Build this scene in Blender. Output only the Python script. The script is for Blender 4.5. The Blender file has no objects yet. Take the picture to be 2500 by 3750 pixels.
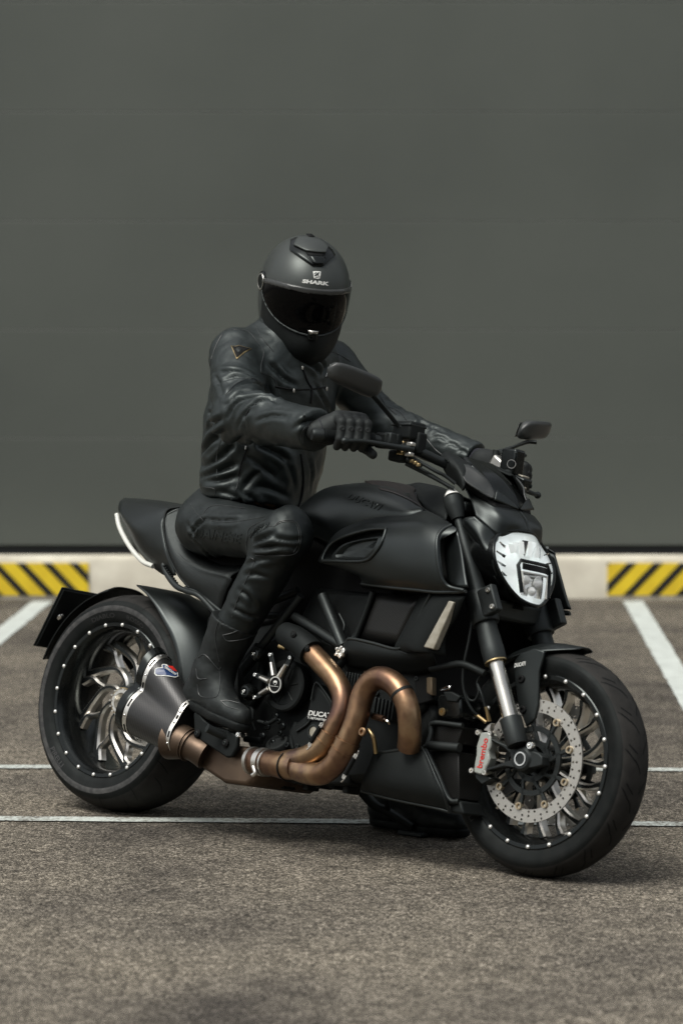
import bpy, bmesh, math, random
import numpy as np
from mathutils import Vector, Matrix, noise
from mathutils.bvhtree import BVHTree
random.seed(7); np.random.seed(7)
scene = bpy.context.scene
col = scene.collection
R = math.radians

# ---------------------------------------------------------------- camera
FPX, PITCH, CAMH = 11607.476, 0.0679311, 1.523086      # lens in photo pixels, tilt down, height
cd = bpy.data.cameras.new('camera'); cam = bpy.data.objects.new('camera', cd); col.objects.link(cam)
cam.location = (0, 0, CAMH); cam.rotation_euler = (math.pi/2 - PITCH, 0, 0)
cd.sensor_fit = 'VERTICAL'; cd.sensor_height = 36; cd.lens = FPX/3750*36
cd.clip_start = .1; cd.clip_end = 2000
cd.dof.use_dof = True; cd.dof.focus_distance = 8.85; cd.dof.aperture_fstop = 2.9
scene.camera = cam
scene.cycles.use_denoising = True; scene.cycles.denoising_prefilter = 'NONE'      # keep the fine grain of leather and asphalt
# ---------------------------------------------------------------- world, sun, exposure (overcast)
SUN_EL, SUN_AZ = R(60), R(228)          # azimuth clockwise from +Y
wd = bpy.data.worlds.new('World'); scene.world = wd; wd.use_nodes = True
nt = wd.node_tree; nt.nodes.clear()
sky = nt.nodes.new('ShaderNodeTexSky'); sky.sky_type = 'NISHITA'; sky.sun_disc = False
sky.sun_elevation = SUN_EL; sky.sun_rotation = SUN_AZ; sky.dust_density = 4; sky.air_density = 1.5; sky.ozone_density = 1
hs = nt.nodes.new('ShaderNodeHueSaturation'); hs.inputs['Saturation'].default_value = .22
bg = nt.nodes.new('ShaderNodeBackground'); bg.inputs[1].default_value = .085
wo = nt.nodes.new('ShaderNodeOutputWorld')
nt.links.new(sky.outputs[0], hs.inputs['Color']); nt.links.new(hs.outputs[0], bg.inputs[0]); nt.links.new(bg.outputs[0], wo.inputs[0])
sl = bpy.data.lights.new('sun', 'SUN'); sl.energy = 1.5; sl.angle = R(30); sl.color = (1, .965, .90)
so = bpy.data.objects.new('sun', sl); col.objects.link(so)
sdir = Vector((math.sin(SUN_AZ)*math.cos(SUN_EL), math.cos(SUN_AZ)*math.cos(SUN_EL), math.sin(SUN_EL)))
so.rotation_euler = sdir.to_track_quat('Z', 'Y').to_euler(); so.location = (0, 0, 30)
vs = scene.view_settings; vs.view_transform = 'Standard'; vs.look = 'None'; vs.gamma = 1; vs.use_curve_mapping = False
vs.exposure = 0.80

# ---------------------------------------------------------------- the bike's frame: x forward, y left, z up in the leaning plane
YAW, LEAN = .738311, .205084
BASE = np.array([-.669374, 9.323294, 0])
Fv = np.array([math.cos(YAW), -math.sin(YAW), 0]); R0 = np.array([-math.sin(YAW), -math.cos(YAW), 0]); Z0 = np.array([0, 0, 1.])
Uv = Z0*math.cos(LEAN) - R0*math.sin(LEAN); Rv = R0*math.cos(LEAN) + Z0*math.sin(LEAN)
A3 = np.stack([Fv, -Rv, Uv], 1)
M = Matrix([[*A3[i], BASE[i]] for i in range(3)] + [[0, 0, 0, 1]])
MI = np.linalg.inv(A3)
def w2l(p): return MI @ (np.array(p, float) - BASE)
def l2w(p): return A3 @ np.array(p, float) + BASE
EYE = w2l((0, 0, CAMH)); cp_, sp_ = math.cos(PITCH), math.sin(PITCH)
def ldir(px, py):                                       # sight line through a measured photo point, in the bike's frame
    x = (px - 1250)/FPX; y = (1875 - py)/FPX
    return MI @ np.array([x, cp_ + y*sp_, -sp_ + y*cp_])
CR = {0:(0,0,.6272),1:(900,820,3.136),2:(650,1120,1.96),3:(1050,1300,1.568),4:(400,1750,1.96),5:(1000,1700,1.4255),6:(100,2100,1.96),7:(800,2200,1.6505),8:(1600,1850,1.68),9:(1650,1900,3.4844),10:(1700,2450,2.24),11:(1150,1500,3.136),12:(1600,1500,3.136),13:(850,2250,3.136),14:(1300,2400,2.851)}
def fp(c, x, y): X, Y, s = CR[c]; return X + x/s, Y + y/s
def K(c, x, y, r):                                      # a measured point at a known distance r to the right of the bike's mid plane
    d = ldir(*fp(c, x, y)); t = (-r - EYE[1])/d[1]
    return EYE + d*t
def KS(c, pts): return [K(c, *p) for p in pts]

# ---------------------------------------------------------------- materials
MT = {}
def mat(name, colr, rough=.5, metal=0., spec=.5, bump=None, var=None, rvar=None, coat=0, trans=0, tint=None):
    m = bpy.data.materials.new(name); m.use_nodes = True; MT[name] = m
    n = m.node_tree.nodes; l = m.node_tree.links; p = n['Principled BSDF']
    p.inputs['Base Color'].default_value = (*colr, 1); p.inputs['Roughness'].default_value = rough
    p.inputs['Metallic'].default_value = metal; p.inputs['Specular IOR Level'].default_value = spec
    p.inputs['Coat Weight'].default_value = coat; p.inputs['Transmission Weight'].default_value = trans
    if tint: p.inputs['Specular Tint'].default_value = (*tint, 1)
    tc = n.new('ShaderNodeTexCoord')
    def nz(scale, det=4, kind='n'):
        t = n.new('ShaderNodeTexNoise' if kind == 'n' else 'ShaderNodeTexVoronoi'); t.inputs['Scale'].default_value = scale
        if kind == 'n': t.inputs['Detail'].default_value = det
        if kind == 'e': t.feature = 'DISTANCE_TO_EDGE'
        l.new(tc.outputs['Object'], t.inputs['Vector']); return t
    if bump:
        sc, st, kind = bump
        t = nz(sc, 5, kind); b = n.new('ShaderNodeBump'); b.inputs['Strength'].default_value = st; b.inputs['Distance'].default_value = .001 if kind != 'n' else .0015
        l.new(t.outputs[0], b.inputs['Height']); l.new(b.outputs[0], p.inputs['Normal'])
    if var:
        sc, c2 = var; t = nz(sc, 6); r = n.new('ShaderNodeValToRGB'); r.color_ramp.elements[0].position = .35; r.color_ramp.elements[1].position = .68
        r.color_ramp.elements[0].color = (*colr, 1); r.color_ramp.elements[1].color = (*c2, 1)
        l.new(t.outputs[0], r.inputs[0]); l.new(r.outputs[0], p.inputs['Base Color'])
    if rvar:
        sc, r2 = rvar; t = nz(sc, 6); mr = n.new('ShaderNodeMapRange'); mr.inputs[1].default_value = .3; mr.inputs[2].default_value = .7
        mr.inputs[3].default_value = rough; mr.inputs[4].default_value = r2
        l.new(t.outputs[0], mr.inputs[0]); l.new(mr.outputs[0], p.inputs['Roughness'])
    return m
mat('paint', (.0042,.0052,.0052), .34, 0, .56, rvar=(9, .41), bump=(900, .05, 'n'), tint=(.90,1,.98))
mat('satin', (.011,.0125,.0125), .42, .2, .50, rvar=(14, .58), bump=(1200, .08, 'n'), tint=(.90,1,.98))
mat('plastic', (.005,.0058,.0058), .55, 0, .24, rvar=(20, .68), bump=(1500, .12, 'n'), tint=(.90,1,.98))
mat('dark', (.0025,.003,.003), .7, 0, .2)
mat('gloss', (.004,.0045,.0045), .16, 0, .32, rvar=(25, .28), tint=(.90,1,.98))
mat('engine', (.006,.0065,.0065), .5, .2, .30, rvar=(18, .65), bump=(500, .25, 'n'), tint=(.90,1,.98))
mat('tyre', (.0035,.0042,.0042), .55, 0, .20, var=(30, (.0075,.0078,.0075)), rvar=(12, .75), bump=(700, .15, 'n'), tint=(.90,1,.98))
mat('tread', (.0125,.0122,.0112), .72, 0, .26, var=(22, (.021,.020,.018)), rvar=(12, .85), bump=(600, .25, 'n'))  # dusty tread, with the light that falls on it put into the colour
mat('scuff', (.030,.031,.031), .8, 0, .3, var=(60, (.06,.06,.058)), bump=(500, .3, 'n'))
mat('leather', (.0110,.0142,.0142), .41, 0, .50, rvar=(6, .47), bump=(420, .30, 'e'), tint=(.90,1,.98))
mat('leather_trousers', (.0060,.0078,.0080), .42, 0, .46, rvar=(16, .58), bump=(480, .25, 'e'), tint=(.90,1,.98))
mat('boot', (.009,.010,.010), .5, 0, .34, rvar=(20, .62), bump=(700, .15, 'n'), tint=(.90,1,.98))
mat('glove', (.014,.015,.015), .6, 0, .3, bump=(900, .2, 'n'), tint=(.90,1,.98))
mat('glove_armour', (.018,.019,.019), .6, 0, .3, tint=(.90,1,.98))
mat('seat', (.009,.010,.010), .48, 0, .40, bump=(520, .4, 'e'), tint=(.90,1,.98))
mat('stitch', (.03,.032,.032), .7)
mat('seam', (.030,.034,.034), .40)
mat('sidewall_print', (.014,.0145,.0145), .6)
mat('steel', (.55,.54,.50), .30, 1, .5, rvar=(40, .42))
mat('chrome', (.72,.72,.70), .12, 1, .5)
mat('machined', (.72,.70,.65), .28, 1, .5, rvar=(60, .38))
mat('stanchion', (.50,.49,.45), .22, 1, .5, rvar=(30, .34))
mat('disc', (.43,.42,.385), .40, .75, .5, rvar=(50, .5), bump=(600, .12, 'n'))
mat('brass', (.50,.38,.20), .35, 1)
mat('bobbin', (.50,.42,.30), .35, .9)
mat('caliper', (.36,.38,.35), .42, .35, .5)
mat('red', (.55,.02,.012), .5)
mat('white_print', (.62,.63,.60), .6)
mat('grey_print', (.06,.063,.063), .55)
mat('stud', (.80,.80,.76), .38, .7)
mat('bronze_mesh', (.10,.075,.045), .5, .5, bump=(500, .5, 'v'))
mat('dark_titanium', (.085,.060,.043), .40, .85, .5, var=(9, (.14,.10,.07)), rvar=(40, .55))
mat('mirror_shell', (.030,.033,.032), .42, 0, .5)
mat('blue', (.012,.035,.11), .35)
mat('skin', (.42,.24,.14), .5)
mat('wool', (.006,.007,.012), .9)
mat('helmet', (.050,.054,.051), .36, .35, .5, rvar=(7, .5), bump=(1800, .06, 'n'), tint=(.90,1,.98))
mat('gloss_grey', (.05,.052,.05), .22, .3)
mat('visor', (.002,.002,.002), .07, 0, .10)
mat('tank_top', (.011,.0085,.008), .45, 0, .4)
mat('cap_white', (.75,.75,.72), .4)
mat('tail_lens', (.62,.63,.58), .3, 0, .5)
mat('lamp_strip', (.24,.22,.17), .4, .1, .5, var=(40, (.36,.34,.28)))
mat('reflector', (.88,.90,.90), .10, 1, .5)
mat('reflector_white', (.90,.92,.91), .25, .0, .5)
g = mat('lamp_white', (.80,.83,.82), .2, .35); g.node_tree.nodes['Principled BSDF'].inputs['Emission Color'].default_value = (.92,1,.98,1); g.node_tree.nodes['Principled BSDF'].inputs['Emission Strength'].default_value = .24   # running light is on
mat('yellow', (.86,.64,.035), .6, 0, .3, var=(9, (.74,.53,.03)))
mat('black_stripe', (.018,.018,.016), .65, 0, .3)
mat('road_paint', (.62,.66,.62), .7)
mat('concrete', (.68,.65,.54), .85, 0, .3, var=(5, (.50,.465,.38)), bump=(120, .3, 'n'))
mat('gap', (.012,.014,.014), .7)
g = mat('lens', (1, 1, 1), .02, 0, .5, trans=1); g.node_tree.nodes['Principled BSDF'].inputs['IOR'].default_value = 1.12

def ramp(n, els):
    r = n.new('ShaderNodeValToRGB'); e = r.color_ramp.elements
    while len(e) < len(els): e.new(.5)
    for i, (p, c) in enumerate(els): e[i].position = p; e[i].color = (*c, 1)
    return r
# heat-tinted titanium: colour wanders along the pipes
m = mat('titanium', (.4,.25,.15), .36, .9, .5); n = m.node_tree.nodes; l = m.node_tree.links; p = n['Principled BSDF']
tc = n.new('ShaderNodeTexCoord'); t1 = n.new('ShaderNodeTexNoise'); t1.inputs['Scale'].default_value = 7; t1.inputs['Detail'].default_value = 3
t2 = n.new('ShaderNodeTexNoise'); t2.inputs['Scale'].default_value = 60; t2.inputs['Detail'].default_value = 6
l.new(tc.outputs['Object'], t1.inputs['Vector']); l.new(tc.outputs['Object'], t2.inputs['Vector'])
mx = n.new('ShaderNodeMath'); mx.operation = 'MULTIPLY_ADD'; mx.inputs[1].default_value = .16; l.new(t2.outputs[0], mx.inputs[0]); l.new(t1.outputs[0], mx.inputs[2])
rr = ramp(n, [(.36,(.12,.066,.055)), (.48,(.18,.105,.068)), (.58,(.265,.16,.092)), (.68,(.35,.235,.135)), (.80,(.16,.10,.082))])
l.new(mx.outputs[0], rr.inputs[0]); l.new(rr.outputs[0], p.inputs['Base Color'])
mr = n.new('ShaderNodeMapRange'); mr.inputs[3].default_value = .26; mr.inputs[4].default_value = .44; l.new(t2.outputs[0], mr.inputs[0]); l.new(mr.outputs[0], p.inputs['Roughness'])
# carbon fibre twill
m = mat('carbon', (.02,.02,.02), .3, 0, .4, coat=.25); n = m.node_tree.nodes; l = m.node_tree.links; p = n['Principled BSDF']
p.inputs['Coat Roughness'].default_value = .25
tc = n.new('ShaderNodeTexCoord'); mp = n.new('ShaderNodeMapping'); mp.inputs['Rotation'].default_value = (0, R(-18), 0)
wv = n.new('ShaderNodeTexWave'); wv.inputs['Scale'].default_value = 52; wv.bands_direction = 'DIAGONAL'
ck = n.new('ShaderNodeTexWave'); ck.inputs['Scale'].default_value = 90; ck.bands_direction = 'Z'
l.new(tc.outputs['Object'], mp.inputs[0]); l.new(mp.outputs[0], wv.inputs[0]); l.new(mp.outputs[0], ck.inputs[0])
mm = n.new('ShaderNodeMath'); mm.operation = 'MULTIPLY'; l.new(wv.outputs['Fac'], mm.inputs[0]); l.new(ck.outputs['Fac'], mm.inputs[1])
rr = ramp(n, [(.15,(.006,.006,.006)), (.6,(.018,.0175,.016))]); l.new(mm.outputs[0], rr.inputs[0]); l.new(rr.outputs[0], p.inputs['Base Color'])
mr = n.new('ShaderNodeMapRange'); mr.inputs[3].default_value = .55; mr.inputs[4].default_value = .28; l.new(mm.outputs[0], mr.inputs[0]); l.new(mr.outputs[0], p.inputs['Roughness'])
# wire grille of the radiators
m = mat('grille', (.01,.01,.01), .4, .7, .5); n = m.node_tree.nodes; l = m.node_tree.links; p = n['Principled BSDF']
tc = n.new('ShaderNodeTexCoord'); mp = n.new('ShaderNodeMapping'); mp.inputs['Rotation'].default_value = (R(45), R(20), R(45))
vv = n.new('ShaderNodeTexVoronoi'); vv.inputs['Scale'].default_value = 260; vv.inputs['Randomness'].default_value = .0
l.new(tc.outputs['Object'], mp.inputs[0]); l.new(mp.outputs[0], vv.inputs['Vector'])
rr = ramp(n, [(.0,(.004,.004,.004)), (.30,(.006,.006,.006)), (.55,(.030,.030,.028))]); l.new(vv.outputs[0], rr.inputs[0]); l.new(rr.outputs[0], p.inputs['Base Color'])
# asphalt
m = mat('asphalt', (.2,.18,.15), .9, 0, .25); n = m.node_tree.nodes; l = m.node_tree.links; p = n['Principled BSDF']
tc = n.new('ShaderNodeTexCoord')
def N(kind, sc, det=4, vec=None):
    t = n.new(kind); t.inputs['Scale'].default_value = sc
    if 'Noise' in kind: t.inputs['Detail'].default_value = det
    l.new(vec or tc.outputs['Object'], t.inputs['Vector']); return t
v1 = N('ShaderNodeTexVoronoi', 330); v2 = N('ShaderNodeTexVoronoi', 150); big = N('ShaderNodeTexNoise', 1.3, 8); fine = N('ShaderNodeTexNoise', 130, 3); mid = N('ShaderNodeTexNoise', 14, 5)
sep = n.new('ShaderNodeSeparateColor'); l.new(v1.outputs['Color'], sep.inputs[0])
sep2 = n.new('ShaderNodeSeparateColor'); l.new(v2.outputs['Color'], sep2.inputs[0])
ad = n.new('ShaderNodeMath'); ad.operation = 'MULTIPLY_ADD'; ad.inputs[1].default_value = .45; l.new(sep2.outputs[0], ad.inputs[0]); 
a2 = n.new('ShaderNodeMath'); a2.operation = 'MULTIPLY'; a2.inputs[1].default_value = .55; l.new(sep.outputs[0], a2.inputs[0]); l.new(a2.outputs[0], ad.inputs[2])
rr = ramp(n, [(.12,(.013,.012,.010)), (.32,(.060,.054,.044)), (.52,(.142,.127,.102)), (.74,(.285,.259,.212)), (.92,(.58,.53,.445))]); l.new(ad.outputs[0], rr.inputs[0])
rb = ramp(n, [(.30,(.42,.41,.42)), (.47,(.86,.84,.82)), (.66,(1.1,1.07,1.02))]); l.new(big.outputs[0], rb.inputs[0])
mul = n.new('ShaderNodeMix'); mul.data_type = 'RGBA'; mul.blend_type = 'MULTIPLY'; mul.inputs[0].default_value = 1
l.new(rr.outputs[0], mul.inputs[6]); l.new(rb.outputs[0], mul.inputs[7])
rm = ramp(n, [(.30,(.62,.62,.62)), (.60,(1.1,1.1,1.1))]); l.new(mid.outputs[0], rm.inputs[0])
mul2 = n.new('ShaderNodeMix'); mul2.data_type = 'RGBA'; mul2.blend_type = 'MULTIPLY'; mul2.inputs[0].default_value = .8
l.new(mul.outputs[2], mul2.inputs[6]); l.new(rm.outputs[0], mul2.inputs[7]); l.new(mul2.outputs[2], p.inputs['Base Color'])
bm_ = n.new('ShaderNodeBump'); bm_.inputs['Strength'].default_value = .9; bm_.inputs['Distance'].default_value = .006
l.new(ad.outputs[0], bm_.inputs['Height']); l.new(bm_.outputs[0], p.inputs['Normal'])
# worn road paint: pores of asphalt show through
m = MT['road_paint']; n = m.node_tree.nodes; l = m.node_tree.links; p = n['Principled BSDF']; tc = n.new('ShaderNodeTexCoord')
v1 = N('ShaderNodeTexNoise', 90, 6); v2 = N('ShaderNodeTexNoise', 6, 4)
ad = n.new('ShaderNodeMath'); ad.operation = 'MULTIPLY_ADD'; ad.inputs[1].default_value = .55; l.new(v2.outputs[0], ad.inputs[0]); l.new(v1.outputs[0], ad.inputs[2])
rr = ramp(n, [(.60,(.10,.09,.075)), (.70,(.30,.31,.28)), (.84,(.52,.56,.52))]); l.new(ad.outputs[0], rr.inputs[0]); l.new(rr.outputs[0], p.inputs['Base Color'])
bm_ = n.new('ShaderNodeBump'); bm_.inputs['Strength'].default_value = .6; bm_.inputs['Distance'].default_value = .004; l.new(v1.outputs[0], bm_.inputs['Height']); l.new(bm_.outputs[0], p.inputs['Normal'])
mat('bay_paint', (.56,.60,.565), .7, 0, .3, var=(14, (.44,.47,.44)), bump=(90, .5, 'n'))
# wall sheet metal
m = mat('cladding', (.145,.152,.138), .55, .0, .4); n = m.node_tree.nodes; l = m.node_tree.links; p = n['Principled BSDF']; tc = n.new('ShaderNodeTexCoord')
mp = n.new('ShaderNodeMapping'); mp.inputs['Scale'].default_value = (.7, 1, .8); l.new(tc.outputs['Object'], mp.inputs[0])
t1 = N('ShaderNodeTexNoise', .9, 6, mp.outputs[0]); rr = ramp(n, [(.30,(.076,.085,.075)), (.52,(.088,.098,.086)), (.72,(.098,.108,.095))]); l.new(t1.outputs[0], rr.inputs[0]); l.new(rr.outputs[0], p.inputs['Base Color'])

# ---------------------------------------------------------------- mesh helpers
def link(o, parent):
    col.objects.link(o)
    if parent: o.parent = parent
    return o
def build(name, V, Fc, m, parent=None, smooth=35, mi=None):
    me = bpy.data.meshes.new(name)
    me.from_pydata([tuple(map(float, v)) for v in V], [], [tuple(map(int, f)) for f in Fc])
    mats = m if isinstance(m, (list, tuple)) else [m]
    for x in mats: me.materials.append(MT[x])
    if mi is not None: me.polygons.foreach_set('material_index', np.array(mi, np.int32))
    bm = bmesh.new(); bm.from_mesh(me); bmesh.ops.remove_doubles(bm, verts=bm.verts, dist=2e-5); bmesh.ops.recalc_face_normals(bm, faces=bm.faces); bm.to_mesh(me); bm.free()
    if smooth:
        me.polygons.foreach_set('use_smooth', [True]*len(me.polygons))
        if smooth < 180: me.set_sharp_from_angle(angle=R(smooth))
    return link(bpy.data.objects.new(name, me), parent)
def dup(o, parent, mw=None, name=None):
    c = o.copy(); col.objects.link(c); c.parent = parent
    if mw is not None: c.matrix_local = mw
    if name: c.name = name
    return c
class MB:
    def __init__(s): s.V = []; s.F = []; s.I = []
    def add(s, V, F, mi=0):
        k = len(s.V); s.V += [tuple(v) for v in V]; s.F += [tuple(i + k for i in f) for f in F]; s.I += [mi]*len(F); return s
    def out(s, name, m, parent=None, smooth=35): return build(name, s.V, s.F, m, parent, smooth, s.I)
def cat(P, n=6, closed=False):                          # Catmull-Rom through points (rows may be any width)
    P = np.array(P, float); k = len(P); o = []
    if k < 3 and not closed: return np.array([P[0] + (P[-1] - P[0])*t for t in np.linspace(0, 1, n + 1)])
    for i in range(k if closed else k - 1):
        g = (lambda j: P[j % k]) if closed else (lambda j: P[min(max(j, 0), k - 1)] if 0 <= j < k else (2*P[0] - P[1] if j < 0 else 2*P[-1] - P[-2]))
        a, b, c, d = g(i-1), g(i), g(i+1), g(i+2)
        for t in np.arange(n)/n: o.append(.5*(2*b + (c - a)*t + (2*a - 5*b + 4*c - d)*t*t + (3*b - a - 3*c + d)*t**3))
    if not closed: o.append(P[-1])
    return np.array(o)
def frames(P):
    T = np.gradient(P, axis=0); T /= np.linalg.norm(T, axis=1)[:, None] + 1e-12
    u = np.cross(T[0], [0, 0, 1]); 
    if np.linalg.norm(u) < .1: u = np.cross(T[0], [0, 1, 0])
    U = []
    for t in T:
        u = u - t*(u @ t); u = u/np.linalg.norm(u); U.append(u)
    U = np.array(U); return T, U, np.cross(T, U)
def tube_g(P, rad, n=12, sm=6, caps=True, flat=1.):
    P = np.array(P, float); rad = np.array([rad]*len(P) if np.isscalar(rad) else rad, float)
    if sm: Q = cat(np.c_[P, rad], sm); P, rad = Q[:, :3], Q[:, 3]
    T, U, Wv = frames(P); V = []; F = []
    for i in range(len(P)):
        for j in range(n):
            a = 2*math.pi*j/n; V.append(P[i] + rad[i]*(math.cos(a)*U[i] + flat*math.sin(a)*Wv[i]))
    for i in range(len(P) - 1):
        for j in range(n): F.append((i*n + j, i*n + (j+1) % n, (i+1)*n + (j+1) % n, (i+1)*n + j))
    if caps: F += [tuple(range(n))[::-1], tuple(range((len(P)-1)*n, len(P)*n))]
    return V, F
def tube(name, P, rad, m, parent, n=12, sm=6, **k):
    V, F = tube_g(P, rad, n, sm, **k); return build(name, V, F, m, parent, 50)
def lathe_g(prof, o, ax, n=32, closed=False, ref=None):  # prof: (along axis, radius)
    o = np.array(o, float); ax = np.array(ax, float); ax /= np.linalg.norm(ax)
    u = np.cross(ax, ref if ref is not None else ([0, 0, 1] if abs(ax[2]) < .9 else [1, 0, 0])); u /= np.linalg.norm(u); v = np.cross(ax, u); V = []; F = []; k = len(prof)
    for s, r in prof:
        for j in range(n):
            a = 2*math.pi*j/n; V.append(o + ax*s + r*(math.cos(a)*u + math.sin(a)*v))
    for i in range(k if closed else k - 1):
        for j in range(n): F.append((i*n + j, i*n + (j+1) % n, ((i+1) % k)*n + (j+1) % n, ((i+1) % k)*n + j))
    if not closed:
        if prof[0][1] > 1e-6: F.append(tuple(range(n)))
        if prof[-1][1] > 1e-6: F.append(tuple(range((k-1)*n, k*n)))
    return V, F
def lathe(name, prof, o, ax, m, parent, n=32, smooth=35, **k):
    V, F = lathe_g(prof, o, ax, n, **k); return build(name, V, F, m, parent, smooth)
def loft(rings, closed=True, caps=True):
    n = len(rings[0]); V = [v for r in rings for v in r]; F = []
    for i in range(len(rings) - 1):
        for j in range(n if closed else n - 1): F.append((i*n + j, i*n + (j+1) % n, (i+1)*n + (j+1) % n, (i+1)*n + j))
    if caps and closed: F += [tuple(range(n))[::-1], tuple(range((len(rings)-1)*n, len(rings)*n))]
    return V, F
def mod(o, kind, **k):
    md = o.modifiers.new(kind.lower(), kind)
    for a, b in k.items(): setattr(md, a, b)
    return o
def bevel(o, w=.003, seg=2): return mod(o, 'BEVEL', width=w, segments=seg, limit_method='ANGLE', angle_limit=R(40))
def solid(o, t): return mod(o, 'SOLIDIFY', thickness=t, offset=-1)
def patch(name, grid, m, parent, n=5, thick=.004, mirror=False):   # grid of 3D points -> smooth sheet with thickness
    G = np.array(grid, float); A = np.array([cat(r, n) for r in G]); Bq = np.array([cat(A[:, j], n) for j in range(A.shape[1])])
    a, b = Bq.shape[:2]; V = Bq.reshape(-1, 3); F = [(i*b + j, i*b + j + 1, (i+1)*b + j + 1, (i+1)*b + j) for i in range(a-1) for j in range(b-1)]
    o = build(name, V, F, m, parent, 60)
    # outward = away from the bike's mid plane / upward
    if thick: mod(o, 'SOLIDIFY', thickness=thick, offset=0)
    return o
def prism(name, pts, r0, r1, m, parent, bev=.004, taper=0, smooth=35): # closed outline of (x,z) extruded between lateral r0 and r1
    pts = np.array(pts, float); P = pts[:, [0, -1]]; c = P.mean(0); k = len(P)
    Q = c + (P - c)*(1 - taper)
    V = [(p[0], -r0, p[1]) for p in P] + [(p[0], -r1, p[1]) for p in Q]
    F = [tuple(range(k)), tuple(range(2*k-1, k-1, -1))] + [(i, (i+1) % k, k + (i+1) % k, k + i) for i in range(k)]
    o = build(name, V, F, m, parent, smooth)
    if bev: bevel(o, bev)
    return o
def box_g(c, s, rot=None):
    c = np.array(c, float); s = np.array(s, float)/2
    V = np.array([(x, y, z) for x in (-1, 1) for y in (-1, 1) for z in (-1, 1)])*s
    if rot is not None: V = V @ np.array(rot).T
    return V + c, [(0,1,3,2),(4,6,7,5),(0,4,5,1),(2,3,7,6),(0,2,6,4),(1,5,7,3)]
def mirrored(o, parent, name=None):
    c = o.copy(); c.data = o.data.copy(); col.objects.link(c); c.parent = parent; c.name = name or o.name.split('.')[0]
    me = c.data; co = np.zeros(len(me.vertices)*3); me.vertices.foreach_get('co', co); co = co.reshape(-1, 3); co[:, 1] *= -1
    me.vertices.foreach_set('co', co.ravel()); me.flip_normals(); return c
def tag(o, label, cat_, group=None, kind=None):
    if label: o['label'] = label
    if cat_: o['category'] = cat_
    if group: o['group'] = group
    if kind: o['kind'] = kind
    return o
def empty(name, mw=None):
    o = bpy.data.objects.new(name, None); col.objects.link(o); o.empty_display_size = .2
    if mw is not None: o.matrix_world = mw
    return o
def bolt(parent, p, ax, r, m='steel', h=None, name='bolt', hexa=True):
    h = h or r*.8; V, F = lathe_g([(0, r), (h*.7, r), (h, r*.8), (h, r*.45), (h*.5, r*.4)] if hexa else [(0, r), (h*.5, r*.92), (h*.85, r*.6), (h, 0.0005)], p, ax, 10)
    return build(name, V, F, m, parent, 40)

# ---------------------------------------------------------------- the setting
HZ = 1875 - FPX*math.tan(PITCH)
def ground_pt(px, py, z=0):
    x = (px - 1250)/FPX; y = (1875 - py)/FPX
    d = np.array([x, cp_ + y*sp_, -sp_ + y*cp_]); t = (z - CAMH)/d[2]; return np.array([0, 0, CAMH]) + d*t
WALLY = float(ground_pt(1250, 2193)[1])
gr = build('ground', [(-150,-150,0),(150,-150,0),(150,150,0),(-150,150,0)], [(0,1,2,3)], 'asphalt', None, 0); gr['kind'] = 'structure'
def line_strip(name, pa, pb, w, label, mt='road_paint'):
    a, b = np.array(pa[:2]), np.array(pb[:2]); d = (b - a)/np.linalg.norm(b - a); q = np.array([-d[1], d[0]])*w/2; V = []; F = []
    k = int(np.linalg.norm(b - a)/.05) + 1
    for i in range(k + 1):
        c = a + (b - a)*i/k
        for s in (-1, 1):
            j = noise.noise(Vector((c[0]*9, c[1]*9, s*3.)))*.006; V.append((*(c + q*s + np.array([-d[1], d[0]])*j), .004))
    for i in range(k): F.append((2*i, 2*i+1, 2*i+3, 2*i+2))
    o = build(name, V, F, mt, None, 0); o['kind'] = 'structure'; tag(o, label, None); return o
ga, gb = ground_pt(0, 3001), ground_pt(2433, 3021)
line_strip('road_marking', ga - (gb - ga)*1.5, gb + (gb - ga)*1.5, .075, 'thin worn white line passing under the motorcycle')
ga, gb = ground_pt(0, 2811), ground_pt(2440, 2822)
line_strip('road_marking', ga - (gb - ga)*1.5, gb + (gb - ga)*1.5, .07, 'thin white line between the motorcycle and the kerb')
ra, rb_ = ground_pt(2316, 2204), ground_pt(2500, 2518); la, lb = ground_pt(158, 2204), ground_pt(0, 2330)
line_strip('parking_line', ra, ra + (rb_ - ra)*1.9, .1, 'white parking bay line running to the kerb on the side of the headlight', 'bay_paint')
line_strip('parking_line', la, la + (lb - la)*3.0, .1, 'white parking bay line running to the kerb on the side of the tail', 'bay_paint')
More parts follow.
